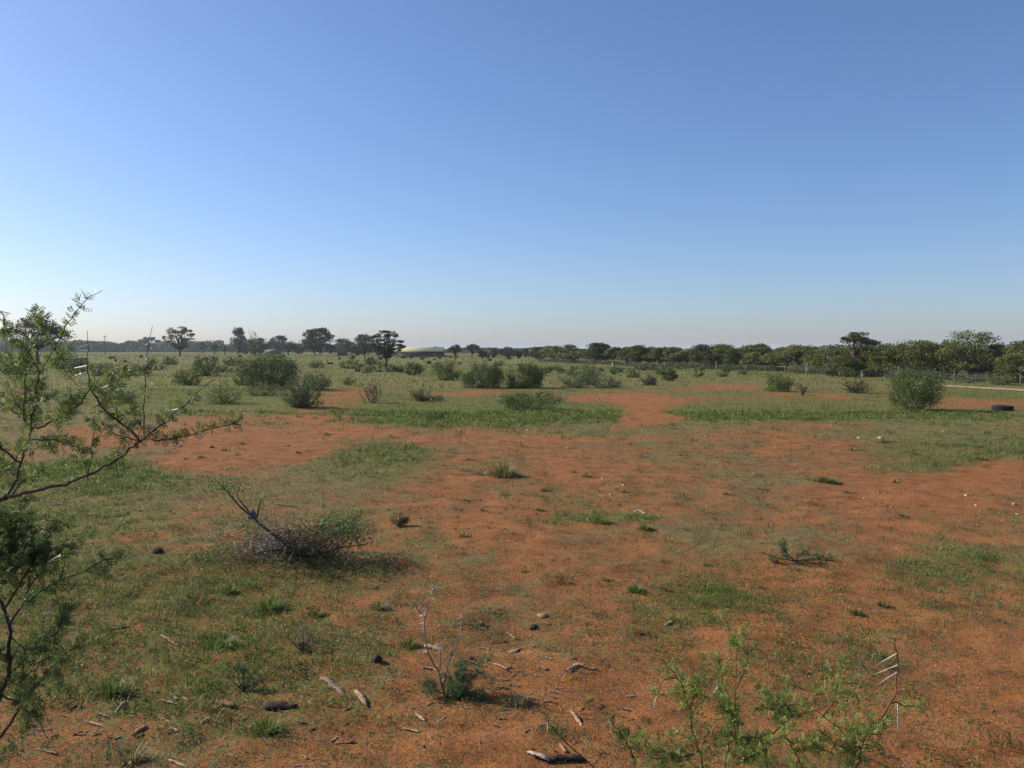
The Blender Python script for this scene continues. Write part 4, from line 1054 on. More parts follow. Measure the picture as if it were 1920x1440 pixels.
CH = [('pale tan sliver of wood pointing down right in the grass at left', 318, 1201, 44, 32, TAN), ('grey split stick on the grass at far left', 228, 1176, 42, -8, GRW),
      ('grey splintered plank end in the lower left centre', 624, 1287, 64, 36, GRW), ('broad tan slab standing out beside the grey plank', 676, 1309, 46, 58, TAN),
      ('tan curled chip below the thorny seedling', 785, 1342, 38, 42, TAN), ('straight tan stick lying level below the curled chip', 772, 1371, 40, 6, TAN),
      ('pale splintered chip at the bottom centre', 1010, 1421, 54, 26, PAL), ('large dark burnt log at the bottom centre', 1062, 1428, 84, -4, DRK),
      ('dark fallen log in the lower left grass', 522, 1328, 74, 0, DRK), ('thin brown stick lying level near the bottom', 634, 1394, 66, -2, RED),
      ('thin tan splinter right of the thorny seedling', 938, 1251, 32, 34, TAN), ('long brown stick piece behind the thorny seedling', 884, 1243, 48, 22, RED),
      ('tan chip partly behind the thorny stems', 815, 1217, 44, 8, TAN), ('tan chip standing by the brown sticks', 958, 1192, 24, 42, TAN),
      ('brown stick right of the thorny stems', 932, 1205, 40, -6, RED), ('dark grey branch piece right of the seedling', 958, 1226, 44, -28, GRW),
      ('brown chip among the dark soil crumbs, right of the splinter', 1086, 1248, 24, 18, TAN), ('long tan sliver left of the right thorn bush', 1080, 1348, 46, 48, TAN),
      ('tan chip above the burnt log', 1056, 1405, 26, 58, TAN), ('stubby tan chip near the long sliver', 1051, 1331, 15, 70, TAN),
      ('grey chip pair stick at lower left', 226, 1327, 34, -46, GRW), ('reddish upright chip at the lower left', 150, 1325, 28, -72, RED),
      ('round-ended tan chip at lower left', 316, 1318, 34, 10, TAN), ('reddish slab beside the dark hollow in lower left', 424, 1322, 46, 18, RED),
      ('pale flat chip low at left', 184, 1360, 32, 4, TAN), ('brown chip pointing up right at lower left', 262, 1370, 34, -34, RED),
      ('tan oval chip in the bottom left middle', 326, 1370, 26, 14, TAN), ('pale chip right of the far-left stick', 248, 1294, 26, -6, PAL),
      ('thin pale chip in the left grass', 290, 1298, 20, 4, TAN), ('chip half hidden in the grass left of centre', 455, 1206, 30, 24, TAN),
      ('short reddish chip near the grass left of centre', 478, 1216, 14, 28, RED), ('long dark stick at the bottom left', 90, 1410, 44, 20, GRW),
      ('tan strip at the very bottom left', 335, 1434, 40, 16, TAN), ('pinkish chip under the left thorn branches', 66, 1373, 26, -18, TAN)]
for k, (lb, px, py, l, a, tn) in enumerate(CH):
    chip('wood_chip', lb, px, py, l, a, tn, seed=200 + k, wf=.16 if 'stick' in lb or 'sliver' in lb or 'splinter ' in lb else .30, thick=.6 if 'log' in lb else .35, cat='log' if 'log' in lb else 'wood chip')
rc = np.random.default_rng(31)
for k in range(150):
    if rc.uniform() < .62: px, py = rc.uniform(20, 720), rc.normal(1350, 50)
    else: px, py = rc.normal(960, 110), rc.normal(1280, 60)
    py = min(max(py, 1170), 1438)
    chip('bark_piece', 'small bark piece scattered among the chips and grass in the lower part', px, py, rc.uniform(8, 24), rc.uniform(-40, 40), [TAN, GRW, RED, DRK, TAN][k % 5] if k % 4 else GRW, group='small bark pieces on the ground', seed=400 + k, cat='bark')

# ------------------------------------------------------------------ thorny acacia growth in the foreground
def resample(P, step):
    P = np.asarray(P, float); s = np.r_[0, np.cumsum(np.linalg.norm(np.diff(P, axis=0), axis=1))]
    n = max(3, int(s[-1] / step) + 1); t = np.linspace(0, s[-1], n)
    # smooth the polyline through its points
    Q = np.stack([np.interp(t, s, P[:, k]) for k in range(3)], -1)
    for _ in range(3):
        Q[1:-1] = .25 * Q[:-2] + .5 * Q[1:-1] + .25 * Q[2:]
    return Q

def pinnate(b, P, T, r, L=.03, npair=4, pl=.012, pw=.0035, per=4, tint=(.085, .14, .03)):
    """feathery compound leaves: a fan of leaves at each node, each leaf with pairs of narrow pinnae"""
    n = len(P) * per
    if n == 0: return
    p = np.repeat(P, per, 0); t = np.repeat(T, per, 0)
    d = unit(unit(np.cross(t, r.normal(size=(n, 3)))) + .35 * t + np.array([0, 0, .25]) + .2 * r.normal(size=(n, 3)))
    nr = unit(np.cross(d, r.normal(size=(n, 3))) + np.array([0, 0, .6]))
    sd = unit(np.cross(nr, d)); LL = L * r.uniform(.6, 1.3, (n, 1))
    base = vary(tint, n, r, .22, .12)
    for k in range(npair):
        o = p + d * LL * ((k + 1.0) / npair) + nr * LL * (-.12 * ((k + 1.0) / npair) ** 2)
        for s in (-1, 1):
            e = unit(d * .45 + sd * s + nr * .12)
            l = pl * r.uniform(.75, 1.2, (n, 1)) * (1 - .35 * abs(k - (npair - 1) * .45) / npair)
            wv = unit(np.cross(nr, e)) * pw * .5
            V = np.stack([o, o + e * l * .5 + wv, o + e * l, o + e * l * .5 - wv], 1)
            b.add(V.reshape(-1, 3), np.arange(n * 4).reshape(n, 4), np.repeat(base, 4, 0))

_tm = MB(); _tm.tube([(0, 0, 0), (0, 0, .25), (.02, 0, .6), (.05, 0, 1)], [.040, .035, .024, .003], 6, (.70, .66, .58))
_tmp = _tm.build('thorn', M_THORN); THORN = _tmp.data; bpy.data.objects.remove(_tmp)
_tm = MB(); _tm.tube([(0, 0, 0), (0, 0, .25), (.02, 0, .6), (.05, 0, 1)], [.046, .040, .026, .003], 6, (.36, .30, .25))
_tmp = _tm.build('thorn', M_THORN); THORN_OLD = _tmp.data; bpy.data.objects.remove(_tmp)

def put_thorn(a, e, parent, loc, r, old=False, thin=1.0):
    a = np.asarray(a, float); e = np.asarray(e, float); v = Vector(e - a); L = v.length
    o = bpy.data.objects.new('thorn', THORN_OLD if old else THORN); C.objects.link(o); o.parent = parent
    q = v.to_track_quat('Z', 'Y')
    k = L * thin
    o.matrix_local = Matrix.Translation(Vector(a - loc)) @ q.to_matrix().to_4x4() @ Matrix.Rotation(r.uniform(0, 6), 4, 'Z') @ Matrix.Diagonal((k, k, L, 1))

def thorn_plant(name, label, cat, base, branches, thorns, seed, bark, tint, leafk=1.0, twigs=2.0, autothorn=.35, thl=.055, per=4, L=.03, pl=.012, pw=.0035, step=.022, thin=1.0, ttw=1.0, link=True):
    """branches: (points [(u,v,D)...], r0, r1, leaf from, leaf to, leaf density, twig count)"""
    r = np.random.default_rng(seed)
    o = thing(name, label, cat, base); base = np.asarray(base, float)
    lf = MB(); tw = MB(); allq = []
    for (pts, r0, r1, l0, l1, ld, nt) in branches:
        P = np.array([q if len(q) == 4 else W(*q) for q in pts], float)[:, :3] if not isinstance(pts, np.ndarray) else pts
        Q = resample(P, .02)
        Q[1:-1] += r.normal(size=Q[1:-1].shape) * .0025
        n = len(Q); allq.append(Q)
        b = MB(); b.tube(Q, np.linspace(r0, r1, n), 7, np.asarray(bark)); b.build('branch', M_BARK, o, True, origin=base)
        T = unit(np.gradient(Q, axis=0))
        def leafy(Q, T, a, c, dens):
            m = len(Q); k = np.arange(m); sel = (k >= a * m) & (k <= c * m) & (r.uniform(size=m) < dens)
            pinnate(lf, Q[sel] + r.normal(size=(sel.sum(), 3)) * .004, T[sel], r, L=L, pl=pl, pw=pw, per=per, tint=tint)
        leafy(Q, T, l0, l1, ld * leafk)
        for _ in range(int(nt * twigs)):
            k = int(r.uniform(max(l0, .05), max(l0 + .05, min(.85, l1))) * (n - 1)); ln = r.uniform(.05, .18) * ttw * (1.15 - .6 * k / n)
            d = unit(T[k] * .7 + unit(r.normal(size=3)) * .9 + np.array([0, 0, .25]))
            c = curve(Q[k], Q[k] + d * ln, .08, 8, r); c = resample(c, .015)
            tw.tube(c, np.linspace(min(r1 * 1.1, .0022), .0009, len(c)), 5, np.asarray(bark) * 1.15)
            leafy(c, unit(np.gradient(c, axis=0)), .1, 1, .85 * leafk)
            if r.uniform() < autothorn:
                kk = len(c) // 2; dd = unit(r.normal(size=3)); put_thorn(c[kk], c[kk] + dd * thl * r.uniform(.5, 1), o, base, r, thin=thin)
        m = int(n * autothorn * .12)
        for _ in range(m):
            k = int(r.uniform(.05, 1) * (n - 1)); d = unit(np.cross(T[k], r.normal(size=3)) + .2 * T[k])
            put_thorn(Q[k], Q[k] + d * thl * r.uniform(.45, 1.1), o, base, r, old=r.uniform() < .3, thin=thin)
    for (u0, v0, u1, v1, D) in thorns:
        a = W(u0, v0, D); e = W(u1, v1, D + r.uniform(-.03, .03))
        A = np.concatenate(allq)
        da = np.linalg.norm(A - a, axis=1); de = np.linalg.norm(A - e, axis=1)
        if de.min() < da.min() * .7: a, e, da = e, a, de
        k = int(da.argmin())
        if da[k] < (.02 if link else .09): e = e + (A[k] - a); a = A[k]
        elif link and da[k] < .35:
            c = curve(A[k], a + (a - e) * .02, .08, 7, r); tw.tube(c, np.linspace(.0022, .0012, 7) * max(1, D / 4), 5, np.asarray(bark) * 1.1)
            pinnate(lf, c[1:6:2], unit(np.gradient(c, axis=0))[1:6:2], r, L=L, pl=pl, pw=pw, per=2, tint=tint)
        put_thorn(a, e, o, base, r, thin=thin)
    if tw.v: tag(tw.build('twigs', M_BARK, o, True, origin=base), kind='stuff')
    if lf.v: tag(lf.build('foliage', M_LEAF, o, origin=base), kind='stuff')
    return o

def left_bush():
    base = W(-330, 1500, 2.9); base[2] = float(hgt(base[0], base[1]))
    bk = (.095, .070, .050)
    J = W(12, 932, 2.6)
    trunk = np.array([base + [0, 0, -.05], base + [.06, -.04, .7], W(-190, 1060, 2.75), W(-80, 980, 2.66), J])
    br = [
        (trunk, .022, .0095, .9, 1, 0, 0),
        ([(12, 932, 2.6), (24, 928, 2.6), (133, 906, 2.58), (187, 880, 2.57), (220, 862, 2.56), (252, 835, 2.55), (270, 824, 2.55), (295, 807, 2.54), (322, 782, 2.53), (347, 757, 2.52), (360, 745, 2.52), (385, 722, 2.51), (401, 711, 2.5)], 0.0057, 0.0011, .50, .90, 1.2, 6),
        ([(284, 824, 2.55), (312, 824, 2.53), (350, 817, 2.5), (385, 807, 2.48), (425, 795, 2.46), (454, 785, 2.45)], 0.0025, 0.0009, .05, .85, 1.2, 2),
        ([(12, 932, 2.6), (32, 900, 2.63), (40, 868, 2.66), (52, 827, 2.7), (59, 802, 2.72), (63, 768, 2.74), (64, 745, 2.75), (66, 724, 2.76), (75, 700, 2.77), (87, 677, 2.78), (100, 655, 2.79), (110, 640, 2.8), (125, 612, 2.8), (137, 590, 2.8), (150, 572, 2.8), (165, 559, 2.8), (180, 551, 2.8), (192, 545, 2.8)], 0.0043, 0.0009, .15, .92, 1.0, 5),
        ([(46, 790, 2.7), (46, 772, 2.68), (47, 730, 2.66), (50, 695, 2.64), (50, 665, 2.63), (51, 630, 2.62)], 0.0031, 0.0011, .05, .9, .8, 6),
        ([(59, 805, 2.72), (82, 797, 2.68), (107, 785, 2.64), (132, 772, 2.6), (150, 757, 2.57), (165, 738, 2.55), (172, 724, 2.54)], 0.0038, 0.0022, .2, 1, .8, 7),
        ([(172, 735, 2.54), (166, 712, 2.53), (163, 690, 2.53), (162, 670, 2.52), (163, 645, 2.52), (164, 620, 2.52)], 0.0019, 0.0007, .0, .35, .5, 0),
        ([(172, 735, 2.54), (190, 718, 2.5), (207, 705, 2.48), (218, 696, 2.46), (228, 690, 2.45)], 0.0019, 0.0009, .0, .9, .95, 4),
        ([(172, 735, 2.54), (181, 750, 2.54), (190, 762, 2.54), (205, 776, 2.54), (225, 792, 2.55), (250, 810, 2.55), (262, 828, 2.55)], 0.0026, 0.0042, .0, .8, .5, 3),
        ([(265, 828, 2.55), (238, 822, 2.58), (212, 812, 2.62), (190, 800, 2.66), (172, 788, 2.7)], 0.0025, 0.0012, .1, 1, .85, 4),
        ([(270, 790, 2.6), (269, 770, 2.6), (271, 735, 2.6), (274, 695, 2.6), (275, 660, 2.6), (282, 625, 2.6), (286, 611, 2.6)], 0.0019, 0.0007, .0, .6, .55, 1),
        ([(270, 822, 2.55), (272, 806, 2.58), (270, 790, 2.6)], 0.0020, 0.0023, 0, 1, .4, 0),
        ([(165, 900, 2.57), (168, 875, 2.6), (172, 845, 2.62), (175, 802, 2.64), (177, 780, 2.65)], 0.0022, 0.0009, .1, 1, .9, 4),
        ([(52, 827, 2.7), (85, 822, 2.78), (118, 828, 2.85), (145, 838, 2.92), (165, 850, 2.98)], 0.0028, 0.0012, .1, 1, .85, 6),
        ([(40, 868, 2.66), (15, 850, 2.62), (-15, 825, 2.58), (-45, 800, 2.55)], 0.0038, 0.0023, .1, 1, .85, 7),
        ([(59, 802, 2.72), (40, 780, 2.78), (20, 765, 2.82), (-10, 750, 2.85)], 0.0031, 0.0015, .1, 1, .85, 6),
        ([(64, 745, 2.75), (45, 715, 2.85), (25, 690, 2.92), (5, 672, 2.98), (-20, 660, 3.0)], 0.0028, 0.0011, .1, 1, .85, 8),
        ([(75, 700, 2.77), (60, 672, 2.7), (48, 650, 2.65), (30, 632, 2.6), (8, 622, 2.58)], 0.0025, 0.0010, .1, 1, .8, 7),
        ([(100, 655, 2.79), (88, 632, 2.85), (78, 612, 2.88), (70, 592, 2.9), (62, 574, 2.9)], 0.0020, 0.0007, .1, .75, .8, 5),
        ([(87, 677, 2.78), (110, 668, 2.7), (128, 655, 2.66), (140, 640, 2.64)], 0.0019, 0.0007, .1, .9, .8, 3),
        ([(-60, 700, 2.6), (-30, 650, 2.6), (-12, 630, 2.6), (4, 622, 2.6), (10, 614, 2.6)], 0.0028, 0.0009, .0, 1, .7, 5),
        ([(32, 900, 2.63), (10, 880, 2.7), (-20, 865, 2.76), (-60, 850, 2.8)], 0.0038, 0.0023, .2, 1, .8, 6),
        ([(24, 928, 2.6), (40, 905, 2.7), (62, 890, 2.8), (95, 880, 2.9), (128, 868, 2.96)], 0.0028, 0.0011, .2, 1, .8, 6),
    ]
    th = [(456, 781, 459, 796, 2.45), (378, 797, 375, 827, 2.48), (370, 728, 382, 750, 2.51), (359, 742, 359, 732, 2.52), (365, 745, 359, 760, 2.52), (350, 757, 352, 775, 2.52), (345, 765, 338, 777, 2.53), (331, 778, 333, 798, 2.53), (320, 783, 318, 768, 2.53), (312, 795, 317, 808, 2.54), (292, 808, 292, 780, 2.55),
          (161, 660, 137, 660, 2.52), (170, 649, 144, 656, 2.52), (163, 689, 136, 693, 2.53), (163, 698, 136, 703, 2.53), (164, 711, 144, 718, 2.53), (160, 676, 152, 678, 2.52), (217, 686, 204, 684, 2.46), (235, 692, 224, 692, 2.45), (164, 557, 154, 536, 2.8), (155, 566, 132, 552, 2.8), (160, 566, 176, 567, 2.8), (172, 551, 164, 541, 2.8), (184, 547, 179, 540, 2.8),
          (72, 590, 61, 574, 2.88), (64, 582, 76, 572, 2.88), (0, 583, 21, 589, 2.6), (93, 630, 91, 622, 2.7), (88, 622, 94, 640, 2.7), (125, 642, 113, 638, 2.8), (272, 672, 267, 684, 2.6), (272, 668, 272, 682, 2.6), (275, 685, 268, 670, 2.6), (286, 690, 285, 676, 2.6), (290, 684, 286, 692, 2.6), (277, 640, 270, 642, 2.6), (16, 672, 18, 688, 2.62), (182, 756, 184, 768, 2.54), (205, 750, 209, 758, 2.55), (241, 770, 233, 782, 2.55), (256, 790, 245, 796, 2.55), (256, 780, 244, 790, 2.55), (268, 796, 251, 806, 2.55), (179, 782, 168, 785, 2.66), (60, 845, 48, 842, 2.65), (62, 845, 50, 843, 2.65), (80, 745, 76, 755, 2.72), (58, 762, 80, 752, 2.7), (296, 770, 322, 765, 2.54)]
    thorn_plant('thorn_bush', 'leafy acacia thorn bush reaching in from the left edge with long white thorns', 'bush', base, br, th, 51, bk, (.165, .225, .060), leafk=.8, twigs=.75, autothorn=.3, thl=.055, per=5, L=.024, pl=.011, pw=.0042, ttw=.85, thin=1.25)
    # another plant's lower growth, its shade put into darker bark and leaf colours
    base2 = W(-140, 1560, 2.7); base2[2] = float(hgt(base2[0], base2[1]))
    b2 = [
        (np.array([base2 + [0, 0, -.05], base2 + [.03, 0, .2], W(-40, 1420, 2.62), W(0, 1299, 2.6), W(18, 1263, 2.6), W(16, 1214, 2.6), W(20, 1178, 2.6), W(8, 1140, 2.62), W(-10, 1110, 2.65), W(-40, 1070, 2.7)]), .014, .004, .5, 1, .5, 6),
        ([(20, 1166, 2.6), (40, 1138, 2.58), (80, 1105, 2.56), (121, 1085, 2.54), (161, 1069, 2.52), (193, 1049, 2.5)], 0.0042, 0.0012, .2, .95, .45, 3),
        ([(-20, 1400, 2.6), (10, 1370, 2.58), (40, 1325, 2.55), (60, 1295, 2.54), (93, 1255, 2.52), (133, 1218, 2.5), (161, 1198, 2.48)], 0.0049, 0.0012, .3, 1, .3, 3),
        ([(20, 1195, 2.6), (32, 1212, 2.58), (62, 1222, 2.55), (95, 1200, 2.52), (116, 1168, 2.5), (121, 1140, 2.5)], 0.0024, 0.0010, .2, 1, .3, 2),
        ([(30, 1285, 2.6), (60, 1262, 2.6), (90, 1230, 2.62), (115, 1190, 2.64)], 0.0027, 0.0010, .2, 1, .3, 2),
        ([(8, 1140, 2.62), (40, 1090, 2.65), (70, 1045, 2.7), (95, 1000, 2.74), (120, 970, 2.78)], 0.0042, 0.0012, .1, 1, .6, 6),
        ([(-10, 1110, 2.65), (10, 1060, 2.7), (30, 1015, 2.75), (45, 985, 2.8)], 0.0042, 0.0012, .1, 1, .7, 8),
        ([(-20, 1080, 2.68), (0, 1040, 2.72), (8, 1000, 2.78), (4, 965, 2.8)], 0.0042, 0.0012, .1, 1, .7, 8),
        ([(40, 1138, 2.58), (55, 1100, 2.62), (85, 1065, 2.66), (110, 1040, 2.7), (125, 1010, 2.7)], 0.0030, 0.0010, .1, 1, .55, 4),
        ([(0, 1299, 2.6), (35, 1320, 2.55), (70, 1350, 2.5), (90, 1385, 2.48)], 0.0034, 0.0011, .2, 1, .4, 3),
    ]
    th2 = [(75, 991, 62, 993, 2.75), (86, 976, 68, 980, 2.75), (122, 981, 108, 982, 2.76), (137, 988, 128, 989, 2.76), (117, 1042, 98, 1047, 2.6), (114, 1040, 88, 1054, 2.6), (209, 1065, 196, 1067, 2.5), (218, 1049, 205, 1053, 2.5), (174, 1070, 171, 1064, 2.5), (40, 960, 24, 956, 2.8), (96, 1032, 78, 1034, 2.7)]
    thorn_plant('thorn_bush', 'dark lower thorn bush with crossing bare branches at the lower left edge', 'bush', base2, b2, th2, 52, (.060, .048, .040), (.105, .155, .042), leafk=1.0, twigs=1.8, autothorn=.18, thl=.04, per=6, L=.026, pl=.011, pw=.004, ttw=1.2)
left_bush()

def right_bush():
    base = np.array([.72, 2.62, 0.]); base[2] = float(hgt(base[0], base[1]))
    bk = (.15, .085, .045); D = 2.6
    def R(zx, zy, d=D): return (1180 + zx * .302, 1080 + zy * .302, d)
    foot = base + [0, 0, -.04]
    def st(k, *p):   # a stem that rises from the foot of the bush
        p0 = W(*p[0]); a = base + np.array([k * .05, 0, -.03]); mid = a * .35 + p0 * .65 - np.array([0, 0, .25 * (p0[2] - a[2]) * .3])
        return np.array([a, mid] + [W(*q) for q in p])
    br = [
        (st(-1.6, R(470, 1190), R(430, 1080), R(400, 960), R(375, 830), R(330, 680), R(280, 600), R(200, 510)), .0060, .0014, .60, 1, .75, 5),
        (st(-1, R(590, 1190, 2.5), R(600, 1140, 2.5), R(605, 1040, 2.5), R(640, 960, 2.5), R(660, 860, 2.5), R(660, 700, 2.5), R(660, 560, 2.5), R(665, 440, 2.5)), .0060, .0012, .68, 1, .6, 4),
        (st(0, R(860, 1190), R(835, 1050), R(900, 950), R(1010, 870), R(1100, 790), R(1200, 710), R(1250, 675)), .0066, .0014, .62, 1, .9, 6),
        (st(2, R(1415, 1190, 2.45), R(1430, 1060, 2.45), R(1480, 960, 2.45), R(1560, 870, 2.45), R(1630, 790, 2.45), R(1650, 700, 2.45), R(1662, 590, 2.45), R(1660, 470, 2.45), R(1650, 390, 2.45)), .0066, .0020, .60, .8, .35, 3),
        (st(.8, R(1080, 1190, 2.7), R(1030, 1090, 2.7), R(970, 1000, 2.7), R(940, 900, 2.7), R(930, 800, 2.7), R(990, 700, 2.7), R(1020, 600, 2.7), R(1045, 540, 2.7)), .0058, .0013, .62, 1, .8, 5),
        (st(1.4, R(1400, 1150, 2.75), R(1400, 1040, 2.75), R(1300, 950, 2.75), R(1210, 870, 2.75), R(1140, 830, 2.75)), .0054, .0014, .6, 1, .8, 4),
        (st(-2.2, R(60, 1200, 2.7), R(30, 1150, 2.7), R(8, 1080, 2.7), R(-15, 1040, 2.7)), .006, .0013, .6, 1, .7, 4),
        ([R(640, 960, 2.5), R(600, 850, 2.54), R(575, 720, 2.58), R(580, 640, 2.6), R(560, 560, 2.62), R(545, 500, 2.64)], .0038, .0012, .2, 1, .75, 4),
        ([R(660, 700, 2.5), R(700, 620, 2.48), R(725, 540, 2.46), R(735, 460, 2.45), R(742, 410, 2.45)], .0032, .0011, .2, 1, .55, 2),
        ([R(375, 830), R(400, 760, 2.64), R(430, 640, 2.68), R(440, 540, 2.7), R(432, 470, 2.72)], .0032, .0011, .2, 1, .55, 3),
        ([R(665, 440, 2.5), R(640, 400, 2.5), R(610, 340, 2.5), R(590, 270, 2.5), R(578, 215, 2.5)], .0020, .0009, .0, 1, .7, 1),
        ([R(1010, 870), R(960, 830, 2.55), R(890, 820, 2.5), R(820, 830, 2.48), R(760, 820, 2.46)], .004, .0013, .0, 1, .9, 4),
        ([R(1200, 870, 2.7), R(1280, 760, 2.66), R(1330, 690, 2.64), R(1380, 712, 2.62)], .003, .0011, .2, 1, .8, 2),
        ([R(1630, 790, 2.45), R(1700, 800, 2.5), R(1760, 815, 2.54), R(1790, 805, 2.56)], .003, .0011, .3, 1, .9, 1),
        ([R(1560, 870, 2.45), R(1590, 950, 2.42), R(1560, 1000, 2.4), R(1520, 1060, 2.4)], .0028, .0011, .1, 1, .7, 2),
        ([R(430, 1080), R(350, 1130, 2.58), R(270, 1120, 2.56), R(200, 1150, 2.55), R(120, 1120, 2.55)], .004, .0012, .1, 1, .8, 4),
        ([R(605, 1040, 2.5), R(690, 1000, 2.48), R(760, 1010, 2.46), R(830, 1000, 2.45)], .004, .0012, .1, 1, .9, 5),
        ([R(835, 1080), R(760, 1120, 2.55), R(690, 1150, 2.5), R(640, 1180, 2.5)], .004, .0012, .1, 1, .9, 5),
        ([R(1030, 1090, 2.7), R(1120, 1070, 2.66), R(1200, 1080, 2.62), R(1280, 1110, 2.6)], .004, .0012, .1, 1, .9, 5),
        ([R(1430, 1060, 2.45), R(1350, 1090, 2.5), R(1290, 1060, 2.54), R(1250, 1010, 2.56)], .004, .0012, .1, 1, .9, 5),
        ([R(330, 680), R(310, 740, 2.66), R(290, 720, 2.7), R(330, 790, 2.7)], .0022, .001, 0, 1, .8, 2),
    ]
    th = [(455, 805, 550, 690), (885, 780, 905, 912), (935, 800, 972, 882), (800, 728, 850, 740), (850, 740, 850, 792), (1055, 765, 1096, 815), (1230, 738, 1240, 810), (302, 1040, 306, 1125), (316, 1060, 310, 1120), (1230, 520, 1260, 612), (1300, 790, 1342, 840), (1155, 950, 1176, 1032), (1360, 840, 1360, 938), (1455, 850, 1495, 875), (500, 885, 515, 935), (690, 920, 685, 960), (170, 745, 145, 830),
          (1585, 380, 1690, 430), (1665, 470, 1545, 538), (1660, 525, 1505, 585), (1635, 597, 1510, 672), (1615, 780, 1525, 740), (1690, 820, 1692, 1005), (1640, 890, 1725, 944), (1575, 1015, 1697, 1050), (1645, 800, 1640, 882), (1660, 900, 1600, 930), (1690, 1185, 1768, 1108), (1560, 1080, 1640, 1130)]
    th = [(*R(a, b)[:2], *R(c, d)[:2], 2.46 if a > 1480 else 2.55) for (a, b, c, d) in th]
    thorn_plant('thorn_bush', 'bright green thorn bush with long white thorns at the bottom right', 'bush', base, br, th, 61, bk, (.21, .275, .062), leafk=.95, twigs=1.7, autothorn=.08, thl=.06, per=5, L=.022, pl=.010, pw=.0036, thin=.52, ttw=.75)
    # two lone shoots poking up from the lower edge, left of it
    b2 = np.array([.20, 2.75, 0.]); b2[2] = float(hgt(b2[0], b2[1]))
    s2 = [(np.array([b2 + [0, 0, -.03], b2 + [-.01, -.05, .7]] + [W(*q) for q in ((1130, 1470, 2.65), (1110, 1440, 2.65), (1075, 1405, 2.64), (1050, 1380, 2.63), (1027, 1355, 2.62))]), .006, .0013, .93, 1, .7, 1),
          (np.array([b2 + [.04, 0, -.03], b2 + [.05, -.05, .7]] + [W(*q) for q in ((1195, 1470, 2.7), (1191, 1440, 2.7), (1182, 1405, 2.7), (1172, 1385, 2.68), (1150, 1362, 2.66), (1140, 1345, 2.65))]), .006, .0013, .85, 1, .8, 3)]
    t2 = [(1025, 1362, 1007, 1366, 2.62), (1026, 1362, 1025, 1380, 2.62), (1040, 1385, 1039, 1394, 2.62), (1142, 1360, 1129, 1365, 2.65), (1143, 1360, 1143, 1383, 2.65), (1143, 1371, 1151, 1366, 2.65), (1160, 1372, 1161, 1381, 2.65)]
    thorn_plant('thorn_shoot', 'two thin dark thorn shoots rising from the bottom edge left of the bright thorn bush', 'plant', b2, s2, t2, 62, (.045, .05, .03), (.075, .125, .03), leafk=.9, twigs=1, autothorn=.05, thl=.04)
right_bush()

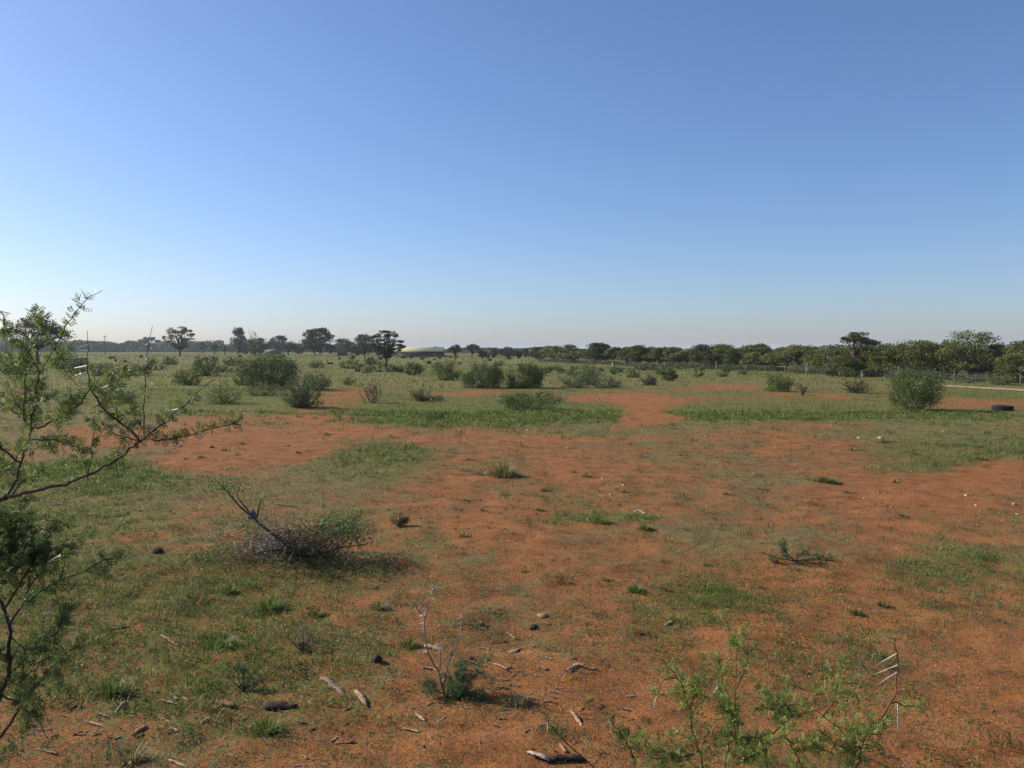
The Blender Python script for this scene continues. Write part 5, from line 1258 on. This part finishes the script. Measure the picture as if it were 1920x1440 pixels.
def seedling():
    base = GP(836, 1308); D = base[1]
    bk = (.17, .13, .115)
    def q(*p): return [(u, v, D + (k * .01)) for k, (u, v) in enumerate(p)]
    br = [(q((836, 1308), (827, 1280), (824, 1260), (809, 1240), (801, 1218), (797, 1191), (796, 1158), (800, 1139), (808, 1120), (813, 1091)), 0.0074, 0.0024, .1, .3, .1, 0),
          (q((796, 1156), (786, 1145), (775, 1134)), 0.0031, 0.0020, 0, 1, 0, 0),
          (q((832, 1290), (834, 1272), (840, 1245), (849, 1223), (861, 1196), (869, 1172), (866, 1145)), 0.0056, 0.0024, 0, .3, .3, 0),
          (q((824, 1262), (826, 1240), (826, 1223), (822, 1202)), 0.0037, 0.0020, 0, 1, 0, 0),
          (q((849, 1223), (838, 1232), (828, 1246)), 0.0031, 0.0024, 0, 1, 0, 0),
          (q((845, 1232), (850, 1210), (851, 1190)), 0.0025, 0.0016, 0, 1, 0, 0),
          (q((836, 1306), (855, 1290), (880, 1275), (900, 1255), (910, 1240)), 0.0037, 0.0016, .1, 1, .9, 7),
          (q((836, 1306), (860, 1310), (885, 1325), (905, 1338)), 0.0037, 0.0016, .1, 1, .9, 7),
          (q((836, 1306), (815, 1290), (803, 1275)), 0.0031, 0.0016, .2, 1, .9, 4),
          (q((836, 1306), (850, 1282), (862, 1262), (868, 1250)), 0.0031, 0.0016, .1, 1, .9, 6),
          (q((836, 1308), (870, 1305), (900, 1300), (925, 1285)), 0.0031, 0.0016, .1, 1, .9, 6)]
    r = np.random.default_rng(70); th = []
    for (u0, v0, u1, v1) in ((813, 1093, 801, 1150), (861, 1196, 867, 1146), (775, 1134, 796, 1156), (797, 1191, 796, 1158), (826, 1222, 822, 1202), (801, 1218, 797, 1191)):
        for k in range(13):
            t = r.uniform(); u = u0 + (u1 - u0) * t; v = v0 + (v1 - v0) * t; a = r.uniform(0, 2 * PI); l = r.uniform(6, 13)
            th.append((u, v, u + math.cos(a) * l, v + math.sin(a) * l * .7, D + .04))
    for k in range(16):
        u, v = r.uniform(860, 925), r.uniform(1165, 1240); a = r.uniform(.8, 2.2); l = r.uniform(7, 13)
        if k < 6: th.append((u, v, u + math.cos(a) * l * .5, v + math.sin(a) * l, D + .1))
    thorn_plant('thorn_seedling', 'bare thorny seedling with a leafy base in the lower middle, casting a dark shadow', 'plant', base, br, th, 71, bk, (.080, .135, .052), leafk=.8, twigs=1.5, autothorn=.1, thl=.05, per=4, L=.04, pl=.018, pw=.005, ttw=.9, thin=1.15, link=False)
    # a half-flattened thorn seedling on the right
    b3 = GP(1492, 1052); D3 = b3[1]
    def w(*p): return [(u, v, D3 + r.normal() * .05) for (u, v) in p]
    br = [(w((1492, 1052), (1475, 1040), (1465, 1022), (1470, 1015)), .008, .003, .2, 1, .9, 5), (w((1492, 1052), (1460, 1046), (1435, 1040), (1428, 1034)), .008, .003, .2, 1, .9, 5), (w((1492, 1052), (1520, 1048), (1550, 1046), (1570, 1050)), .008, .003, .2, 1, .9, 6), (w((1492, 1052), (1500, 1038), (1515, 1030)), .006, .003, .2, 1, .9, 4)]
    th = [(1478, 1036, 1487, 1026, D3), (1515, 1042, 1511, 1030, D3), (1550, 1044, 1556, 1036, D3), (1520, 1076, 1533, 1082, D3), (1552, 1040, 1548, 1046, D3), (1480, 1034, 1472, 1026, D3)]
    thorn_plant('thorn_seedling', 'low flattened thorn seedling spreading on the soil at right', 'plant', b3, br, th, 72, (.09, .07, .055), (.10, .15, .06), leafk=.6, twigs=.9, autothorn=.2, thl=.07, per=3, L=.04, pl=.022, pw=.007, ttw=.8, link=False)
    for (u, v, tn, lb, sd) in ((456, 1296, (.04, .07, .03), 'dark feathery seedling in the grass at lower left', 73), (566, 1222, (.10, .11, .07), 'wispy grey-green plant in the grass left of the thorny seedling', 74), (748, 988, (.05, .075, .025), 'tiny dark seedling on the soil right of the dry bush', 75)):
        b4 = GP(u, v); D4 = b4[1]; k = D4 / 5.5; s = 34 / k if v > 1100 else 16
        br = [([(u, v, D4), (u + a * s * .6, v - h * s * .6, D4 + .02), (u + a * s, v - h * s, D4 + .04)], .004 * k, .0016 * k, .1, 1, .8, 3) for (a, h) in ((-.9, .9), (-.4, 1.2), (.1, 1.4), (.6, 1.1), (1, .7), (.2, .6))]
        thorn_plant('seedling', lb, 'plant', b4, br, [], sd, (.06, .05, .04), np.asarray(tn) * 1.5, leafk=.55, twigs=.7, autothorn=0, per=3, L=.03 * k, pl=.014 * k, pw=.0045 * k, ttw=.6)
seedling()

def dead_bush():
    base = GP(553, 1046); D = base[1]; r = np.random.default_rng(80)
    o = thing('dry_bush', 'tangled dry bush with grey twigs and a few green sprays, casting a long shadow', 'bush', base)
    loc = np.asarray(base)
    def q(p): return np.array([W(u, v, D + dd) for (u, v, dd) in p])
    main = [([(557, 1046, 0), (540, 1022, 0), (520, 1007, 0), (488, 984, -.05), (474, 968, -.08), (452, 954, -.1), (429, 924, -.12), (408, 903, -.15)], .019, .005, (.085, .072, .06)),
            ([(480, 978, -.05), (484, 960, 0), (488, 938, .05)], .012, .005, (.06, .05, .042)), ([(476, 970, -.05), (456, 945, 0), (440, 930, .05), (455, 900, .1)], .010, .004, (.07, .06, .05)),
            ([(557, 1046, 0), (575, 1025, .1), (589, 1006, .1), (612, 974, .15), (626, 956, .2)], .018, .005, (.085, .075, .05)), ([(560, 1046, 0), (600, 1020, .05), (635, 997, .1), (669, 970, .15)], .016, .005, (.085, .075, .05)),
            ([(560, 1046, 0), (610, 1032, -.1), (650, 1024, -.1), (690, 1020, -.1)], .014, .004, (.085, .065, .05)), ([(557, 1046, 0), (530, 1030, -.2), (500, 1032, -.4), (470, 1040, -.5)], .016, .004, (.13, .08, .055)),
            ([(557, 1046, 0), (545, 1010, .2), (538, 980, .3), (536, 985, .35)], .010, .004, (.12, .10, .08))]
    P = []
    for (p, r0, r1, col) in main:
        Q = resample(q(p), .05); b = MB(); b.tube(Q, np.linspace(r0, r1, len(Q)), 7, col); b.build('branch', M_BARK, o, True, origin=loc); P.append(Q)
    # tangled grey twigs on the left side
    b = MB()
    for k in range(150):
        c = W(r.normal(494, 34), r.normal(1022, 20), D + r.normal() * .35); c[2] = max(c[2], .04)
        d = unit(r.normal(size=3) * np.array([1, 1, .6]) + np.array([-.3, 0, .1])) * r.uniform(.08, .30)
        e = c + d; e[2] = max(e[2], .02)
        cu = curve(c - d * .5 * np.array([1, 1, .3]), e, .12, 5, r); cu[:, 2] = np.maximum(cu[:, 2], .01)
        g = r.uniform(.6, 1.4); col = np.array([(.25, .215, .19), (.17, .12, .09), (.30, .27, .24)][k % 3]) * g
        b.tube(cu, np.linspace(.0050, .0022, 5), 4, col)
    for k in range(160):
        c = W(r.normal(580, 40), r.normal(1030, 16), D + r.normal() * .3); c[2] = max(c[2], .03)
        e = c + unit(r.normal(size=3) + np.array([0, 0, .5])) * r.uniform(.1, .35); e[2] = max(e[2], .02)
        b.tube(curve(c, e, .1, 5, r), np.linspace(.006, .0025, 5), 4, np.array((.13, .09, .065)) * r.uniform(.6, 1.5))
    tag(b.build('twigs', M_BARK, o, True, origin=loc), kind='stuff')
    # green sprays
    lf = MB()
    def spray(u, v, su, sv, n, tint, s=.030):
        n = int(n * 1.9)
        Q = np.array([W(r.normal(u, su), r.normal(v, sv), D + r.normal() * .2) for _ in range(n)]); Q[:, 2] = np.maximum(Q[:, 2], .02)
        add_leaves(lf, Q, s, vary(np.asarray(tint) * np.array([1.25, 1.05, 1.05]), n, r, .3), .35, .2, r)
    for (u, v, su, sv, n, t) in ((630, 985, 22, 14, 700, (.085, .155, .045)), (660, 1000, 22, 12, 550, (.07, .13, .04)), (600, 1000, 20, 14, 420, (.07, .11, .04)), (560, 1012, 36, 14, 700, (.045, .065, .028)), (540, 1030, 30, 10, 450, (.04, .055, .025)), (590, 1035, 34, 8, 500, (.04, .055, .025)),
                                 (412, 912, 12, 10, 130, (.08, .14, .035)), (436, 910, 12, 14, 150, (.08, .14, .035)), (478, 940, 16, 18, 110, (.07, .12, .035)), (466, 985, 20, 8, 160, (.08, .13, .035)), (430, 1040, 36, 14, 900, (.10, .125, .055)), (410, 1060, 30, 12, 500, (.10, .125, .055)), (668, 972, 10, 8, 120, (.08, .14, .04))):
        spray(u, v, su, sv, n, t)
    tag(lf.build('foliage', M_LEAF, o, origin=loc), kind='stuff')
    # scrap of sheeting caught on the branch
    b = MB(); n = 14; a = np.linspace(0, 1, n); A, B = np.meshgrid(a, a)
    c = W(472, 964, D - .12)
    Z = .05 * (fbm(A * 4, B * 4, 301, 3) - .5); Xr = (A - .5) * .11 + .06 * (fbm(A * 3 + 7, B * 3, 302, 2) - .5); Yr = .20 * (fbm(A * 3, B * 3 + 5, 303, 3) - .5)
    V = np.stack([c[0] + Xr + .07 * (B - .5), c[1] + Yr, c[2] - (B - .5) * .10 + Z], -1).reshape(-1, 3)
    i = np.arange(n - 1)[:, None] * n + np.arange(n - 1)[None, :]
    V2 = V + np.array([0, .004, 0])
    Fq = np.stack([i, i + 1, i + n + 1, i + n], -1).reshape(-1, 4)
    b.add(V, Fq, (.14, .15, .14)); b.add(V2, Fq[:, ::-1], (.14, .15, .14))
    s = b.build('litter_scrap', M_PAINT, None, True, origin=c); s.location = c
    tag(s, 'crumpled blue-grey scrap of litter caught on the dry bush branch', 'litter')
dead_bush()
def haze():
    b = MB(); box(b, -7000, 7000, -400, 9500, -1.2, 22.0, (1, 1, 1))
    m = bpy.data.materials.new('haze'); m.use_nodes = True; t = m.node_tree
    t.nodes.remove(t.nodes['Principled BSDF'])
    v = t.nodes.new('ShaderNodeVolumePrincipled'); v.inputs['Color'].default_value = (.86, .92, 1, 1); v.inputs['Density'].default_value = 0.00022
    t.links.new(v.outputs['Volume'], t.nodes['Material Output'].inputs['Volume'])
    tag(b.build('haze', m), 'thin dry haze over the plain', kind='stuff')
HAZE = True
if HAZE: haze()
